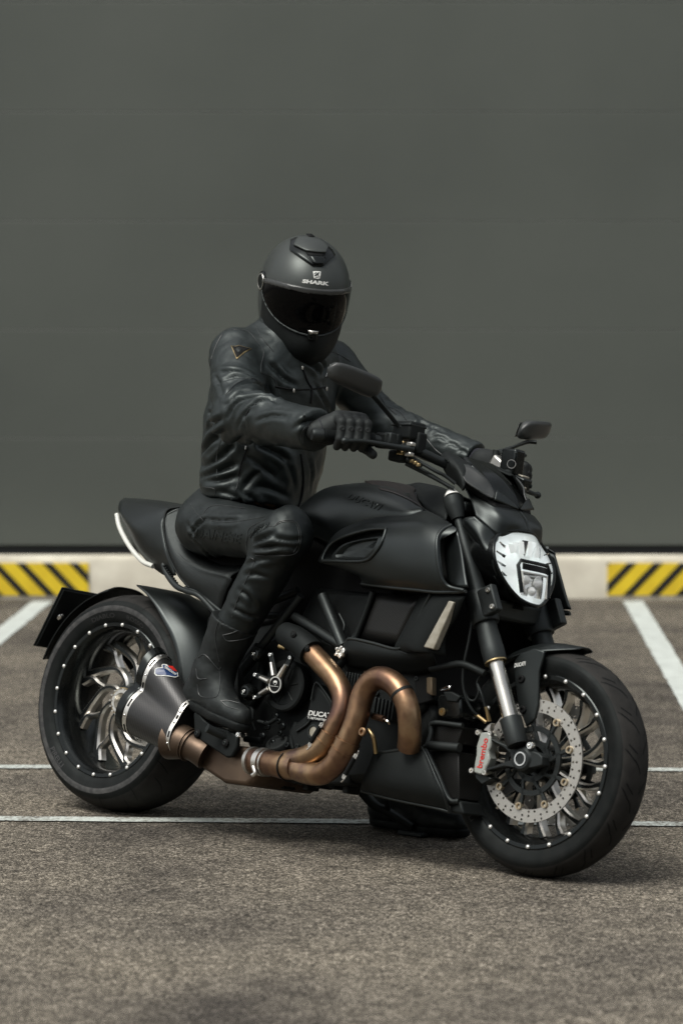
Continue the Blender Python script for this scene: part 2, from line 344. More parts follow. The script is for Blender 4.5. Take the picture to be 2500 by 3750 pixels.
# kerb under the wall
KH = .213
ke = MB()
prof = [(0, -.1), (0, KH - .03), (.012, KH - .008), (.035, KH), (.14, KH), (.14, -.1)]
xs = np.linspace(-9, 9, 61)
ke.add(*loft([[(x, WALLY + a, b) for a, b in prof] for x in xs]))
kerb = ke.out('concrete_kerb', 'concrete', None, 30)
tag(kerb, 'pale concrete kerb along the foot of the grey wall', 'kerb')
def hazard(x0, x1, sgn, label):
    z0, z1 = .018, .182; y = WALLY - .003
    o = empty('hazard_stripes'); o.location = ((x0+x1)/2, WALLY, 0); cx = (x0+x1)/2
    tag(o, label, 'hazard marking', 'hazard stripes on the kerb')
    V, F = box_g((0, -.0035, (z0+z1)/2), (x1-x0, .005, z1-z0)); build('yellow_field', V, F, 'yellow', o, 0)
    per = .133; w = .047; k0 = int(math.floor((x0 - .4)/per)); lean = .155*sgn
    anchor = x1 if sgn < 0 else x0
    for k in range(-3, 20):
        b = -sgn*0 + (anchor - k*per + .055 if sgn < 0 else anchor + k*per - .055)
        poly = [(b, z0), (b + w, z0), (b + w + lean, z1), (b + lean, z1)]
        # clip to the field
        def clip(poly, f):
            out = []
            for i in range(len(poly)):
                p, q = poly[i], poly[(i+1) % len(poly)]; fp_, fq = f(p), f(q)
                if fp_ >= 0: out.append(p)
                if fp_*fq < 0: t = fp_/(fp_ - fq); out.append((p[0] + (q[0]-p[0])*t, p[1] + (q[1]-p[1])*t))
            return out
        poly = clip(clip(poly, lambda q: q[0] - x0), lambda q: x1 - q[0])
        if len(poly) < 3: continue
        nn = len(poly); V = [(p[0]-cx, -.0085, p[1]) for p in poly] + [(p[0]-cx, -.005, p[1]) for p in poly]
        build('black_stripe', V, [tuple(range(nn)), tuple(range(2*nn-1, nn-1, -1))] + [(i, (i+1) % nn, nn+(i+1) % nn, nn+i) for i in range(nn)], 'black_stripe', o, 0)
pxm = WALLY/FPX
lx = (322 - 1250)*pxm; rx = (2225 - 1250)*pxm
hazard(lx - 1.25, lx, -1, 'yellow and black hazard stripes on the kerb behind the rear wheel')
hazard(rx, rx + 1.25, 1, 'yellow and black hazard stripes on the kerb beside the headlight')
# corrugated wall: one panel per course
wall = empty('warehouse_wall'); wall.location = (0, WALLY + .2, 0)
tag(wall, 'tall dark grey wall of finely ribbed metal cladding panels', 'wall')
seam = [1875 - FPX*0]
def wz(py): return CAMH + (HZ - py)*WALLY*1.0125/FPX
z_edges = [wz(y) for y in (1998, 1603, 1207, 811, 415, 19)]
ph_ = z_edges[1] - z_edges[0]
while z_edges[-1] < 7.5: z_edges.append(z_edges[-1] + ph_)
def panel(z0, z1):
    P = [(.02, z0 - .0005), (.002, z0 + .0002), (0, z0 + .003)]; n_ = 35; dz = (z1 - z0 - .022)/n_
    for i in range(n_):
        z = z0 + .010 + i*dz; P += [(0, z), (0, z + dz*.35), (.0005, z + dz*.6), (.0005, z + dz*.75)]
    P += [(0, z1 - .005), (.0022, z1 - .001), (.02, z1 - .0006)]
    return P
for k in range(len(z_edges) - 1):
    V, F = loft([[(x, a, b) for a, b in panel(z_edges[k], z_edges[k+1])] for x in (-9, 9)], closed=False)
    build('cladding_panel', V, F, 'cladding', wall, 20)
V, F = box_g((0, .2, 3.8), (18, .25, 7.6)); build('backing', V, F, 'gap', wall, 0)
V, F = box_g((0, .03, KH + .03), (18, .03, wz(1998) - KH + .02)); build('base_flashing', V, F, 'gap', wall, 0)

# unseen dark hall, added behind the camera to darken reflections on the bike
hall = empty('added_hall'); hall.location = (0, -11, 0)
tag(hall, 'unseen dark hall added behind the camera to darken the reflections', 'added building')
mat('hall_brick', (.05,.052,.05), .8, 0, .3, var=(2, (.065,.064,.06)), bump=(30, .3, 'n'))
mat('hall_glass', (.02,.024,.026), .1, 0, .5)
V, F = box_g((0, -4, 4.2), (70, 8, 8.4)); build('wall', V, F, 'hall_brick', hall, 0)
V, F = box_g((0, -4, 8.55), (71, 9, .3)); build('roof_edge', V, F, 'gap', hall, 0)
for i in range(-5, 6):
    V, F = box_g((i*6.0, .03, 3.6), (2.6, .1, 2.2)); w0 = build('window', V, F, 'gap', hall, 0)
    V, F = box_g((i*6.0, .10, 3.6), (2.3, .06, 1.9)); build('pane', V, F, 'hall_glass', w0, 0)

# ================================================================ motorcycle
bike = empty('motorcycle', M)
tag(bike, 'matte black muscle motorcycle leaning on its side stand in front of the grey wall', 'motorcycle')
LAT = np.array([0, -1., 0])                             # lateral axis, positive to the right of the bike
def part(o): return o
def polar(c, a, rad, s): return np.array([c[0] + rad*math.cos(a), -s, c[1] + rad*math.sin(a)])
def text_pts(txt, bold=0., shear=0., res=3, spacing=1.):
    cu = bpy.data.curves.new('t', 'FONT'); cu.body = txt; cu.offset = bold; cu.shear = shear; cu.resolution_u = res; cu.space_character = spacing
    ob = bpy.data.objects.new('t', cu); col.objects.link(ob); bpy.context.view_layer.update()
    me = bpy.data.meshes.new_from_object(ob.evaluated_get(bpy.context.evaluated_depsgraph_get()))
    bm = bmesh.new(); bm.from_mesh(me); bmesh.ops.remove_doubles(bm, verts=bm.verts, dist=1e-4); bmesh.ops.triangulate(bm, faces=bm.faces)
    for _ in range(2):
        bmesh.ops.subdivide_edges(bm, edges=[e for e in bm.edges if e.calc_length() > .22], cuts=1); bmesh.ops.triangulate(bm, faces=bm.faces)
    bm.verts.ensure_lookup_table(); V = np.array([v.co[:] for v in bm.verts]); F = [[v.index for v in f.verts] for f in bm.faces]; bm.free()
    bpy.data.meshes.remove(me); bpy.data.objects.remove(ob); bpy.data.curves.remove(cu)
    mn, mx = V.min(0), V.max(0); return (V[:, :2] - mn[:2])/(mx[:2] - mn[:2]), F
class Surf:                                             # ray target made of finished meshes, in the bike's frame
    def __init__(s, *obs):
        V, F = [], []
        for o in obs:
            k = len(V); V += [Vector(v.co) for v in o.data.vertices]; F += [[i + k for i in p.vertices] for p in o.data.polygons]
        s.b = BVHTree.FromPolygons(V, F)
    def hit(s, px, py):
        d = Vector(ldir(px, py)).normalized(); h, nn, i, t = s.b.ray_cast(Vector(EYE), d)
        if h is None:
            # nearest surface point to the sight line
            best = None
            for t in np.linspace(8.2, 9.8, 60):
                q = s.b.find_nearest(Vector(EYE) + d*t)
                if q[0] is not None and (best is None or q[3] < best[3]): best = q
            h, nn = best[0], best[1]
        if nn.dot(d) > 0: nn = -nn
        return np.array(h), np.array(nn)
def decal(name, UV, F, sf, c, p0, pu, pv, m, parent, lift=.0012, thick=.0012):   # flat print: p0 corner, pu / pv the far corners along u and v
    p0, pu, pv = [np.array(fp(c, *q)) for q in (p0, pu, pv)]; V = []
    for u, v in UV:
        q = p0 + (pu - p0)*u + (pv - p0)*v; h, nn = sf.hit(*q); V.append(h + nn*lift)
    o = build(name, V, F, m, parent, 0)
    if thick: mod(o, 'SOLIDIFY', thickness=thick, offset=0)
    return o
def text(name, txt, sf, c, p0, pu, pv, m, parent, bold=.01, shear=0, lift=.0012, thick=.0012, spacing=1.):
    UV, F = text_pts(txt, bold, shear, 3, spacing); return decal(name, UV, F, sf, c, p0, pu, pv, m, parent, lift, thick)
def polydecal(name, pts, sf, c, m, parent, lift=.0012):
    V = []; cpt = np.mean(pts, 0)
    for q in list(pts) + [cpt]:
        h, nn = sf.hit(*fp(c, *q)); V.append(h + nn*lift)
    k = len(pts); o = build(name, V, [(i, (i+1) % k, k) for i in range(k)], m, parent, 0); mod(o, 'SOLIDIFY', thickness=.001, offset=0); return o

# ---------------------------------------------------------------- wheels
def tyre_fn(hw, Rt, rb):
    P = np.array([(hw*.86, rb), (hw*.93, rb + .010), (hw*.985, rb + (Rt-rb)*.32), (hw, rb + (Rt-rb)*.45), (hw*.965, rb + (Rt-rb)*.60),
                  (hw*.80, rb + (Rt-rb)*.79), (hw*.52, rb + (Rt-rb)*.925), (hw*.25, Rt - (Rt-rb)*.014), (0, Rt)])
    H = cat(P, 4); return H
def disc_holes(c, s, ri, ro, ncell, mt, parent, name, hr=.0042, th=.005, rings=3):
    V = []; F = []; dr = (ro - ri)/rings
    for k in range(rings):
        for i in range(ncell):
            a0 = 2*math.pi*i/ncell; a1 = 2*math.pi*(i+1)/ncell; am = (a0+a1)/2; r0, r1 = ri + k*dr, ri + (k+1)*dr; rm = (r0+r1)/2
            b = len(V); hole = (i + k) % rings != 2
            hc = am; 
            cs = [(a0, r0), (am, r0), (a1, r0), (a1, rm), (a1, r1), (am, r1), (a0, r1), (a0, rm)]
            for a, r in cs: V.append(polar(c, a, r, s))
            if hole:
                for q in range(8):
                    t = math.pi*(1.25 + q*.25); V.append(polar(c, am + hr*math.cos(t)/rm*1., rm + hr*math.sin(t), s))
                for q in range(8): F.append((b+q, b+(q+1) % 8, b+8+(q+1) % 8, b+8+q))
            else: F.append(tuple(range(b, b+8)))
    o = build(name, V, F, mt, parent, 0); mod(o, 'SOLIDIFY', thickness=th, offset=0); return o
def spoke_g(path, ws, front, depth, bev, thin=False):
    # path: (angle-plane xz points), ws: half widths; front: lateral of the face at each point; returns verts, faces, material index (0 black face, 1 machined)
    P = cat(np.c_[np.array(path), ws, front], 5); T = np.gradient(P[:, :2], axis=0); T /= np.linalg.norm(T, axis=1)[:, None]; Nn = np.stack([-T[:, 1], T[:, 0]], 1)
    V = []; F = []; I = []
    for i, p in enumerate(P):
        w = p[2]; f = p[3]; b = min(bev, w*.8)
        for o_, d in ((-w, f - depth), (-w, f - b*1.1), (-w + b, f), (w - b, f), (w, f - b*1.1), (w, f - depth)):
            q = p[:2] + Nn[i]*o_; V.append((q[0], -d, q[1]))
    n6 = 6
    for i in range(len(P) - 1):
        for j in range(5): F.append((i*6+j, i*6+j+1, (i+1)*6+j+1, (i+1)*6+j)); I.append(0 if j == 2 or (thin and j in (0, 4)) else 1)
        F.append((i*6+5, i*6, (i+1)*6, (i+1)*6+5)); I.append(0)
    F += [tuple(range(6)), tuple(range(len(P)*6-6, len(P)*6))]; I += [0, 0]
    return V, F, I
def wheel(cx, cz, hw, Rt, rimw, stud_s, spoke, phase, n_stud=20, name='wheel'):
    c = (cx, cz); o = np.array([cx, 0, cz]); rb = .232
    lip = rimw
    prof = [(lip*.80, rb), (lip, rb), (lip + .002, rb - .003), (lip + .001, rb - .013), (lip - .006, rb - .018), (lip - .012, rb - .024), (lip*.45, rb - .034), (0, rb - .040)]
    prof = prof + [(-a, b) for a, b in prof[-2::-1]]; full = prof + [(-lip*.7, rb - .004), (lip*.7, rb - .004)]
    V, F = lathe_g(full, o, LAT, 96, closed=True); rim = build(name, V, F, 'gloss', bike, 35)
    H = tyre_fn(hw, Rt, rb); HH = [tuple(q) for q in H] + [(-a, b) for a, b in H[-2::-1]]
    V, F = lathe_g(HH + [(-hw*.7, rb - .002), (hw*.7, rb - .002)], o, LAT, 128, closed=True)
    PP = HH + [(-hw*.7, rb - .002), (hw*.7, rb - .002)]; ti = [1 if abs(PP[i][0]) < hw*.93 and PP[i][1] > rb + (Rt-rb)*.6 else 0 for i in range(len(PP)) for _ in range(128)]
    ty = build('tyre', V, F, ['tyre', 'tread'], rim, 40, ti)
    sv, sf_ = lathe_g([(0, .0060), (.0026, .0055), (.0042, .0035), (.0048, .0003)], (0, 0, 0), LAT, 10); st0 = None
    for k in range(n_stud):
        a = phase + 2*math.pi*k/n_stud
        for sd in (1, -1):
            if sd < 0 and Rt > .31: continue
            p = polar(c, a, .2245, sd*(stud_s))
            if st0 is None: st0 = build('stud', sv, sf_, 'stud', rim, 60); q = st0
            else: q = dup(st0, rim)
            q.matrix_local = Matrix.Translation(p) @ (Matrix.Identity(4) if sd > 0 else Matrix.Rotation(math.pi, 4, 'X'))
    return rim, ty, c, H
def grooves(ty_parent, c, H, Rt, paths, rep, w=.0022, lift=.0007, both=True):
    S = H[int(np.argmax(H[:, 0])):][::-1]; ss = S[:, 0]; rr_ = S[:, 1]
    def sp(a, s): return polar(c, a, np.interp(abs(s), ss, rr_) + lift, s)
    g = MB()
    for k in range(rep):
        for path, sgn, off in paths:
            Q = cat(np.array(path), 4); V = []; F = []
            T = np.gradient(Q*np.array([Rt, 1]), axis=0); T /= np.linalg.norm(T, axis=1)[:, None]
            for i, (a, s) in enumerate(Q):
                ww = w*(1 if 0 < i < len(Q)-1 else .2)
                for e in (-1, 1):
                    da = -T[i][1]*e*ww/Rt; ds = T[i][0]*e*ww
                    V.append(sp(2*math.pi*(k + off)/rep + a + da, sgn*(s + ds)))
            for i in range(len(Q)-1): F.append((2*i, 2*i+1, 2*i+3, 2*i+2))
            g.add(V, F)
    o = g.out('tread_grooves', 'dark', ty_parent, 0); o['kind'] = 'stuff'; return o
def arc_text(txt, c, H, ang, rad, hgt, arc, parent, side=1, m='sidewall_print', flip=1):
    UV, F = text_pts(txt, .015); V = []
    S = H[::-1]
    for u, v in UV:
        a = ang - flip*(u - .5)*arc; r = rad + flip*(v - .5)*hgt
        s = np.interp(r, H[:, 1], H[:, 0]); V.append(polar(c, a, r, s + .0008))
    return build('sidewall_lettering', V, F, m, parent, 0)
def hub_lathe(name, prof, c, m, parent, n=40): return lathe(name, prof, (c[0], 0, c[1]), LAT, m, parent, n)

def ang_of(c, crop, x, y, r): p = K(crop, x, y, r); return math.atan2(p[2] - c[1], p[0] - c[0])
RC, FC = (0., .322), (1.59, .300)
# rear wheel
rw, rty, c, H = wheel(*RC, .110, .322, .094, .0955, None, ang_of(RC, 6, 210, 990, .0955))
V, F = lathe_g([(s, r) for s, r in [(.1105, .2615), (.1185, .2725), (.1185, .2800), (.1135, .2850), (.1110, .2700)]], (c[0], 0, c[1]), LAT, 128, closed=True)
H2 = H[::-1]
def band(r0, r1, lift=.0006):
    rs = np.linspace(r0, r1, 6); return [(np.interp(r, H[:, 1], H[:, 0]) + lift, r) for r in rs]
V, F = lathe_g(band(.2635, .2795), (c[0], 0, c[1]), LAT, 128); F = F[:-2]; build('scuffed_shoulder', V, F, 'scuff', rty, 0)
NB = 9
for k in range(NB):
    a = 2*math.pi*k/NB + .35
    pth = [(r, a + d) for r, d in ((.036, 0), (.075, .14), (.115, .42), (.150, .76), (.198, 1.04))]
    P = [(c[0] + r*math.cos(t), c[1] + r*math.sin(t)) for r, t in pth]
    V, F, I = spoke_g(P, [.0090, .0095, .0100, .0105, .014], [.022, .024, .020, .018, .022], .026, .0058)
    so_ = build('spoke', V, F, ['gloss', 'machined'], rw, 40, I)
    pth = [(r, a + d) for r, d in ((.108, .36), (.140, .36), (.168, .34), (.198, .46))]
    P = [(c[0] + r*math.cos(t), c[1] + r*math.sin(t)) for r, t in pth]
    V, F, I = spoke_g(P, [.006, .0075, .009, .014], [.016, .022, .026, .030], .026, .0055)
    build('spoke_branch', V, F, ['gloss', 'machined'], so_, 40, I)
hub_lathe('hub', [(-.06, .055), (.004, .060), (.016, .058), (.022, .050), (.030, .047), (.031, .040), (-.06, .040)], c, 'satin', rw)
hub_lathe('axle_nut', [(.02, .0395), (.042, .0395), (.046, .036), (.046, .0265), (.030, .0255), (.0, .0255)], c, 'machined', rw)
ring = lathe('nut_ring', [(.034, .0405), (.034, .043), (.040, .043), (.040, .0405)], (c[0], 0, c[1]), LAT, 'brass', rw, 40, closed=True)
for k in range(14):
    a = 2*math.pi*k/14; V, F = box_g(polar(c, a, .0385, .0475), (.006, .006, .004)); build('nut_notch', V, F, 'machined', rw, 0)
disc_holes(c, -.060, .085, .128, 48, 'disc', rw, 'brake_disc')
arc_text('PIRELLI', c, H, R(228), .2545, .014, R(17), rty, flip=-1)
arc_text('DIABLO', c, H, R(104), .250, .013, R(22), rty); arc_text('ROSSO', c, H, R(72), .250, .013, R(18), rty)
grooves(rty, c, H, .322, [([(0, .02), (.10, .05), (.16, .085)], 1, 0), ([(0, .02), (.10, .05), (.16, .085)], -1, .5), ([(.2, .055), (.27, .09), (.29, .108)], 1, .1)], 14, .0016)
# front wheel
fw, fty, c, H = wheel(*FC, .0605, .300, .053, .0545, None, ang_of(FC, 8, 205, 1545, .0545))
NB = 10
for k in range(NB):
    a = 2*math.pi*k/NB + .1
    P = [(c[0] + r*math.cos(a + d), c[1] + r*math.sin(a + d)) for r, d in ((.035, 0), (.085, .07), (.130, .15), (.165, .24), (.198, .34))]
    V, F, I = spoke_g(P, [.012, .0105, .0095, .0085, .011], [.030, .026, .020, .018, .022], .030, .0046); s0 = build('spoke', V, F, ['gloss', 'machined'], fw, 40, I)
    P = [(c[0] + r*math.cos(a + d), c[1] + r*math.sin(a + d)) for r, d in ((.100, .09), (.140, .02), (.172, -.02), (.198, .00))]
    V, F, I = spoke_g(P, [.006, .0075, .008, .011], [.016, .018, .020, .022], .028, .0046); build('spoke_branch', V, F, ['gloss', 'machined'], s0, 40, I)
hub_lathe('hub', [(-.06, .045), (-.055, .052), (.055, .052), (.06, .045), (.06, .02), (-.06, .02)], c, 'gloss', fw)
lam = [[(0, .004), (.035, .016), (.075, .023), (.085, .030), (.150, .051)], [(.125, .008), (.165, .022), (.19, .030), (.23, .046)]]
lam2 = [[(.0, .003), (.06, .012), (.11, .024), (.125, .030), (.22, .052)], [(.17, .016), (.21, .030), (.26, .043)]]
grooves(fty, c, H, .300, [(lam2[0], 1, 0), (lam2[0], -1, .5), (lam2[1], 1, 0), (lam2[1], -1, .5)], 18, .0019)
arc_text('PIRELLI', c, H, R(215), .2555, .012, R(18), fty, flip=-1); arc_text('DIABLO ROSSO II', c, H, R(165), .255, .011, R(40), fty, flip=-1)
for sd in (1, -1):
    s = .070*sd; dk = disc_holes(c, s, .128, .162, 44, 'disc', fw, 'brake_disc', .0036)
    car = MB(); nb = 9
    V, F = lathe_g([(s - .004, .078), (s + .004, .078), (s + .004, .092), (s - .004, .092)], (c[0], 0, c[1]), LAT, 54, closed=True); car.add(V, F)
    V, F = lathe_g([(s - .004, .040), (s + .004, .040), (s + .004, .056), (s - .004, .056)], (c[0], 0, c[1]), LAT, 54, closed=True); car.add(V, F)
    for k in range(nb):
        a = 2*math.pi*k/nb + .3
        P = [(c[0] + r*math.cos(a + d), c[1] + r*math.sin(a + d)) for r, d in ((.046, -.30), (.066, -.12), (.086, 0), (.104, .03), (.122, .03))]
        V, F, I = spoke_g(P, [.007, .0045, .0042, .005, .007], [s + .004]*5, .008, .001); car.add(V, F)
    cob = car.out('disc_carrier', 'satin', fw, 40)
    for k in range(nb):
        a = 2*math.pi*k/nb + .33; p = polar(c, a, .124, s)
        lathe('bobbin', [(-.006, .0098), (.006*sd, .0105), (.0085*sd, .0098), (.0085*sd, .0065), (.0065*sd, .0052), (-.003*sd, .0050), (-.003*sd, .0005)], p, LAT, 'bobbin', cob, 18)
        # ear that carries the bobbin
        P = [(c[0] + r*math.cos(a), c[1] + r*math.sin(a)) for r in (.122, .130, .136)]
        V, F, I = spoke_g(P, [.011, .012, .015], [s + .0022]*3, .0044, .0006); build('disc_ear', V, F, 'disc', fw, 0)

# ---------------------------------------------------------------- fork legs, calipers
for sd in (1, -1):
    def L(x, r, z): return np.array([x, -r*sd, z])
    top, cl, lo, st_, bt = L(1.232, .12, .985), L(1.379, .12, .716), L(1.467, .12, .548), L(1.539, .12, .403), L(1.566, .12, .345)
    ax = (bt - top)/np.linalg.norm(bt - top)
    def at(t): return top + (bt - top)*t
    def tt(p): return np.linalg.norm(p - top)
    fk = lathe('fork_leg', [(.02, .0125), (.10, .0125), (.13, .0165), (.22, .0195), (tt(cl), .027), (tt(cl)+.03, .0285), (tt(lo)-.075, .0290), (tt(lo)-.073, .0300), (tt(lo)-.045, .0305), (tt(lo)-.043, .0312), (tt(lo)-.004, .0312), (tt(lo), .030), (tt(lo), .022)], top, ax, 'satin', bike, 32)
    lathe('seal_ring', [(tt(lo)-.002, .0305), (tt(lo)+.002, .0305), (tt(lo)+.002, .022), (tt(lo)-.002, .022)], top, ax, 'brass', fk, 32, closed=True)
    lathe('stanchion', [(tt(lo)-.01, .0215), (tt(st_)+.02, .0215)], top, ax, 'stanchion', fk, 32)
    lathe('fork_foot', [(tt(st_), .022), (tt(st_), .0285), (tt(st_)+.004, .0295), (tt(bt), .0295), (tt(bt)+.012, .027)], top, ax, 'satin', fk, 32)
    lathe('fork_cap', [(-.012, .0005), (-.012, .011), (-.004, .017), (.004, .022)], top, ax, 'cap_white', fk, 20)
    lathe('fork_clamp_ring', [(.006, .022), (.012, .028), (.03, .028), (.04, .0265), (.075, .018)], top, ax, 'satin', fk, 24)
    # lower clamp sleeve and its bolted ear
    lathe('fork_clamp', [(tt(cl)-.012, .0365), (tt(cl)-.008, .039), (tt(cl)+.075, .039), (tt(cl)+.079, .0365), (tt(cl)+.079, .026), (tt(cl)-.012, .026)], top, ax, 'satin', fk, 32, closed=True)
    xa = np.cross([0, 1, 0], ax); xa = xa if xa[0] > 0 else -xa
    mid_ = top + ax*(tt(cl)+.034); rot = np.stack([xa, LAT*sd, ax], 1)
    V, F = box_g(mid_ + xa*.045 + LAT*sd*.020, (.055, .026, .078), rot); ear = build('clamp_ear', V, F, 'satin', fk, 30); bevel(ear, .006, 3)
    for q in (-.024, .024): bolt(fk, mid_ + xa*.058 + LAT*sd*.032 + ax*q, LAT*sd, .0075, 'steel')
    # axle carrier
    pts = KS(10, [(215,560,.115),(250,585,.115),(350,625,.115),(420,650,.115),(470,640,.115),(520,660,.115),(610,690,.115),(640,720,.115),(640,790,.115),(560,810,.115),(440,815,.115),(330,800,.115),(180,838,.115),(185,815,.115),(330,765,.115),(385,745,.115),(375,690,.115),(330,650,.115),(222,585,.115)])
    ac = prism('axle_carrier', pts, .086*sd, .118*sd, 'satin', bike, .004)
    pc = K(10, 440, 745, .125); pc = np.array([FC[0], -.118*sd, FC[1]])
    lathe('axle_boss', [(-.03, .036), (.0, .032), (.006, .026), (.006, .024)], pc, LAT*sd, 'satin', ac, 28)
    lathe('axle_ring', [(.004, .0185), (.0085, .0185), (.0085, .0150), (-.01, .0145)], pc, LAT*sd, 'chrome', ac, 28)
    q = K(10, 545, 630, .118); bolt(ac, (q[0], -.112*sd, q[2]), LAT*sd, .011, 'chrome', .014)
    # caliper
    pts = KS(10, [(130,520,.12),(195,515,.12),(212,540,.12),(214,600,.12),(212,640,.12),(196,668,.12),(198,700,.12),(206,730,.12),(196,770,.12),(178,800,.12),(160,858,.12),(120,866,.12),(75,850,.12),(78,780,.12),(94,700,.12),(96,630,.12),(112,580,.12)])
    cal = prism('brake_caliper', pts, .088*sd, .120*sd, 'caliper', bike, .004)
    pts2 = KS(10, [(80,850,.10),(165,858,.10),(230,900,.10),(150,950,.10),(100,900,.10)]); prism('caliper_bracket', pts2, .060*sd, .105*sd, 'satin', cal, .003)
    pts2 = KS(10, [(150,500,.11),(185,455,.11),(215,440,.11),(200,515,.11)]); prism('caliper_banjo', pts2, .09*sd, .108*sd, 'steel', cal, .002)
    for q in ((108,520),(205,528),(55,832),(160,848)):
        p = K(10, *q, .118); bolt(cal, (p[0], -.108*sd, p[2]), LAT*sd, .0085, 'machined', .012)
    if sd > 0: text('brand_lettering', 'brembo', Surf(cal), 10, (143,815), (195,572), (100,806), 'red', cal, .012, lift=.0008)
for q_, s_ in (((1.385, 0, .69), (.06, .22, .05)), ((1.245, 0, .955), (.06, .22, .03))):
    V, F = box_g(q_, s_); bevel(build('triple_clamp', V, F, 'satin', bike), .008, 3)
tube('steering_stem', [(1.25, 0, .96), (1.40, 0, .69)], .03, 'dark', bike, sm=0)
# front mudguard: a curved sheet over the tyre plus a stay on either side
Gd = []
for a in np.linspace(R(77), R(132), 9):
    t = (math.degrees(a) - 77)/55
    row = []
    for s in np.linspace(-1, 1, 9):
        w_ = (.030 + .045*min(1, t*3.2)); rad = .3165 - .030*abs(s)**2.4*min(1, t*2.5+.25) + (.004 if t < .05 else 0)
        row.append(polar(FC, a, rad, s*w_))
    Gd.append(row)
mg = patch('mudguard', Gd, 'paint', bike, 3, .004)
for sd in (1, -1):
    pts = KS(8, [(470,985,.078),(480,950,.078),(520,905,.078),(600,880,.078),(660,900,.078),(648,960,.078),(630,1020,.078),(625,1130,.078),(622,1230,.078),(605,1310,.078),(548,1366,.078),(520,1290,.078),(500,1240,.078),(480,1100,.078)])
    st_ = prism('mudguard_stay', pts, .071*sd, .080*sd, 'paint', mg, .003)
    for q in ((515,1070), (525,1258)): p = K(8, *q, .082); bolt(st_, (p[0], -.078*sd, p[2]), LAT*sd, .011, 'dark', .008)
    if sd > 0: text('mudguard_lettering', 'DUCATI', Surf(st_), 8, (476,1000), (545,985), (476,975), 'white_print', st_, .03, .2); 

# ---------------------------------------------------------------- headlight and nacelle
HO = [(0, .908, 1.418), (.045, .905, 1.405), (.084, .892, 1.391), (.114, .868, 1.398), (.130, .832, 1.413), (.122, .795, 1.426), (.095, .757, 1.441), (.058, .727, 1.455), (.027, .715, 1.466), (0, .712, 1.472)]
ho = [np.array([x, -w, z]) for w, z, x in HO] + [np.array([x, w, z]) for w, z, x in HO[-2:0:-1]]
hring = cat(ho, 4, closed=True); hc = np.array([1.428, 0, .812])
def hl_pt(k, q, bulge, back=0): p = hc + (q - hc)*k; return p + np.array([bulge*(1 - k*k) - back, 0, 0])
rings = [[hl_pt(k, q, .036) for q in hring] for k in (1, .9, .78, .64, .5, .36, .22, .1)]
hl = MB()
V, F = tube_g(np.vstack([hring, hring[:2]]), .0052, 8, 0, caps=False); hl.add(V, F)
hrb = [[hl_pt(s_, q, 0, b) for q in hring] for s_, b in ((1.02, .002), (1.03, .03), (.98, .09), (.8, .13), (.4, .15))]
V, F = loft(hrb, caps=True); hl.add(V, F[:-2] + [F[-1]]); head = hl.out('headlight', 'gloss', bike, 50)
V, F = loft(rings, caps=True); F = F[:-2] + [F[-1]]; lens = build('lens', V, F, 'lens', head, 180)
# reflector: smooth bowl with stepped blades on either side and a fan of facets above the lamp
rg = random.Random(3); ks = (.97, .86, .72, .58, .44, .30, .16, .06)
V, F = loft([[hl_pt(k, q, .030, .014 + .034*(1 - k)) for q in hring] for k in ks]); build('reflector', V, F[:-2] + [F[-1]], 'lamp_white', head, 180)
def hx(r, z): return 1.428 + .036 - .22*(z - .81)*.9 - 1.9*r*r            # depth of the lens near (r, z)
def bar(P, w, name, m, back=.012, th=.012):
    tube(name, [(hx(r, z) - back, -r, z) for r, z in P], w, m, head, 8, 0)
bar([(.058,.740),(.068,.812),(.058,.826),(-.058,.826),(-.068,.812),(-.058,.740)], .0056, 'light_guide', 'gloss', .004)
bar([(.046,.736),(.054,.796),(-.054,.796),(-.046,.736)], .0036, 'inner_frame', 'steel', .006)
V = [(hx(.05, .80) - .006, -.056, .820), (hx(.05, .80) - .006, .056, .820), (hx(.05,.79) - .006, .056, .803), (hx(.05,.79) - .006, -.056, .803)]; build('dark_slot', V, [(0,1,2,3)], 'dark', head, 0)
for sd in (1, -1):
    for zz, ra_, rb2_ in ((.858, .080, .108), (.832, .082, .118), (.806, .082, .116), (.780, .080, .104)):
        V = [(hx(r_, z_) - .018 - d_, -sd*r_, z_) for r_, z_, d_ in ((ra_, zz, .014), (rb2_, zz + .010, .002), (rb2_, zz + .006, .004), (ra_, zz - .007, .020))]
        build('reflector_blade', V, [(0, 1, 2, 3)], 'reflector', head, 0)
for k in range(9):
    r0_, r1_ = -.085 + k*.0189, -.085 + (k + 1)*.0189; zt = .893 - 2.6*max(abs(r0_), abs(r1_))**2; zb = .842; jz = rg.uniform(-.012, .012)
    zt -= .008; V = [(hx(r0_, zt) - .024, -r0_*.9, zt), (hx(r1_, zt) - .026 - .004*(k % 2), -r1_*.9, zt), (hx(r1_, zb) - .030, -r1_*.75, zb + jz*.5), (hx(r0_, zb) - .028 - .006*(k % 2), -r0_*.75, zb - jz*.5)]
    build('reflector_facet', V, [(0, 1, 2), (0, 2, 3)], 'reflector' if k in (1, 5) else 'lamp_white', head, 0)
V = [(hx(r_, z_) - .026, -r_, z_) for r_, z_ in ((-.052, .795), (.052, .795), (.040, .735), (-.040, .735))]; build('low_beam_bowl', V, [(0, 1, 2, 3)], 'chrome', head, 0)
for r_, z_, ra_ in ((-.026, .774, .013), (.020, .778, .011), (0, .750, .011)):
    lathe('low_beam_lens', [(-.004, ra_*1.15), (.002, ra_*1.12), (.003, ra_), (.007, ra_*.8), (.010, ra_*.4), (.011, .0004)], (hx(r_, z_) - .024, -r_, z_), (1, 0, .1), 'reflector_white', head, 20)
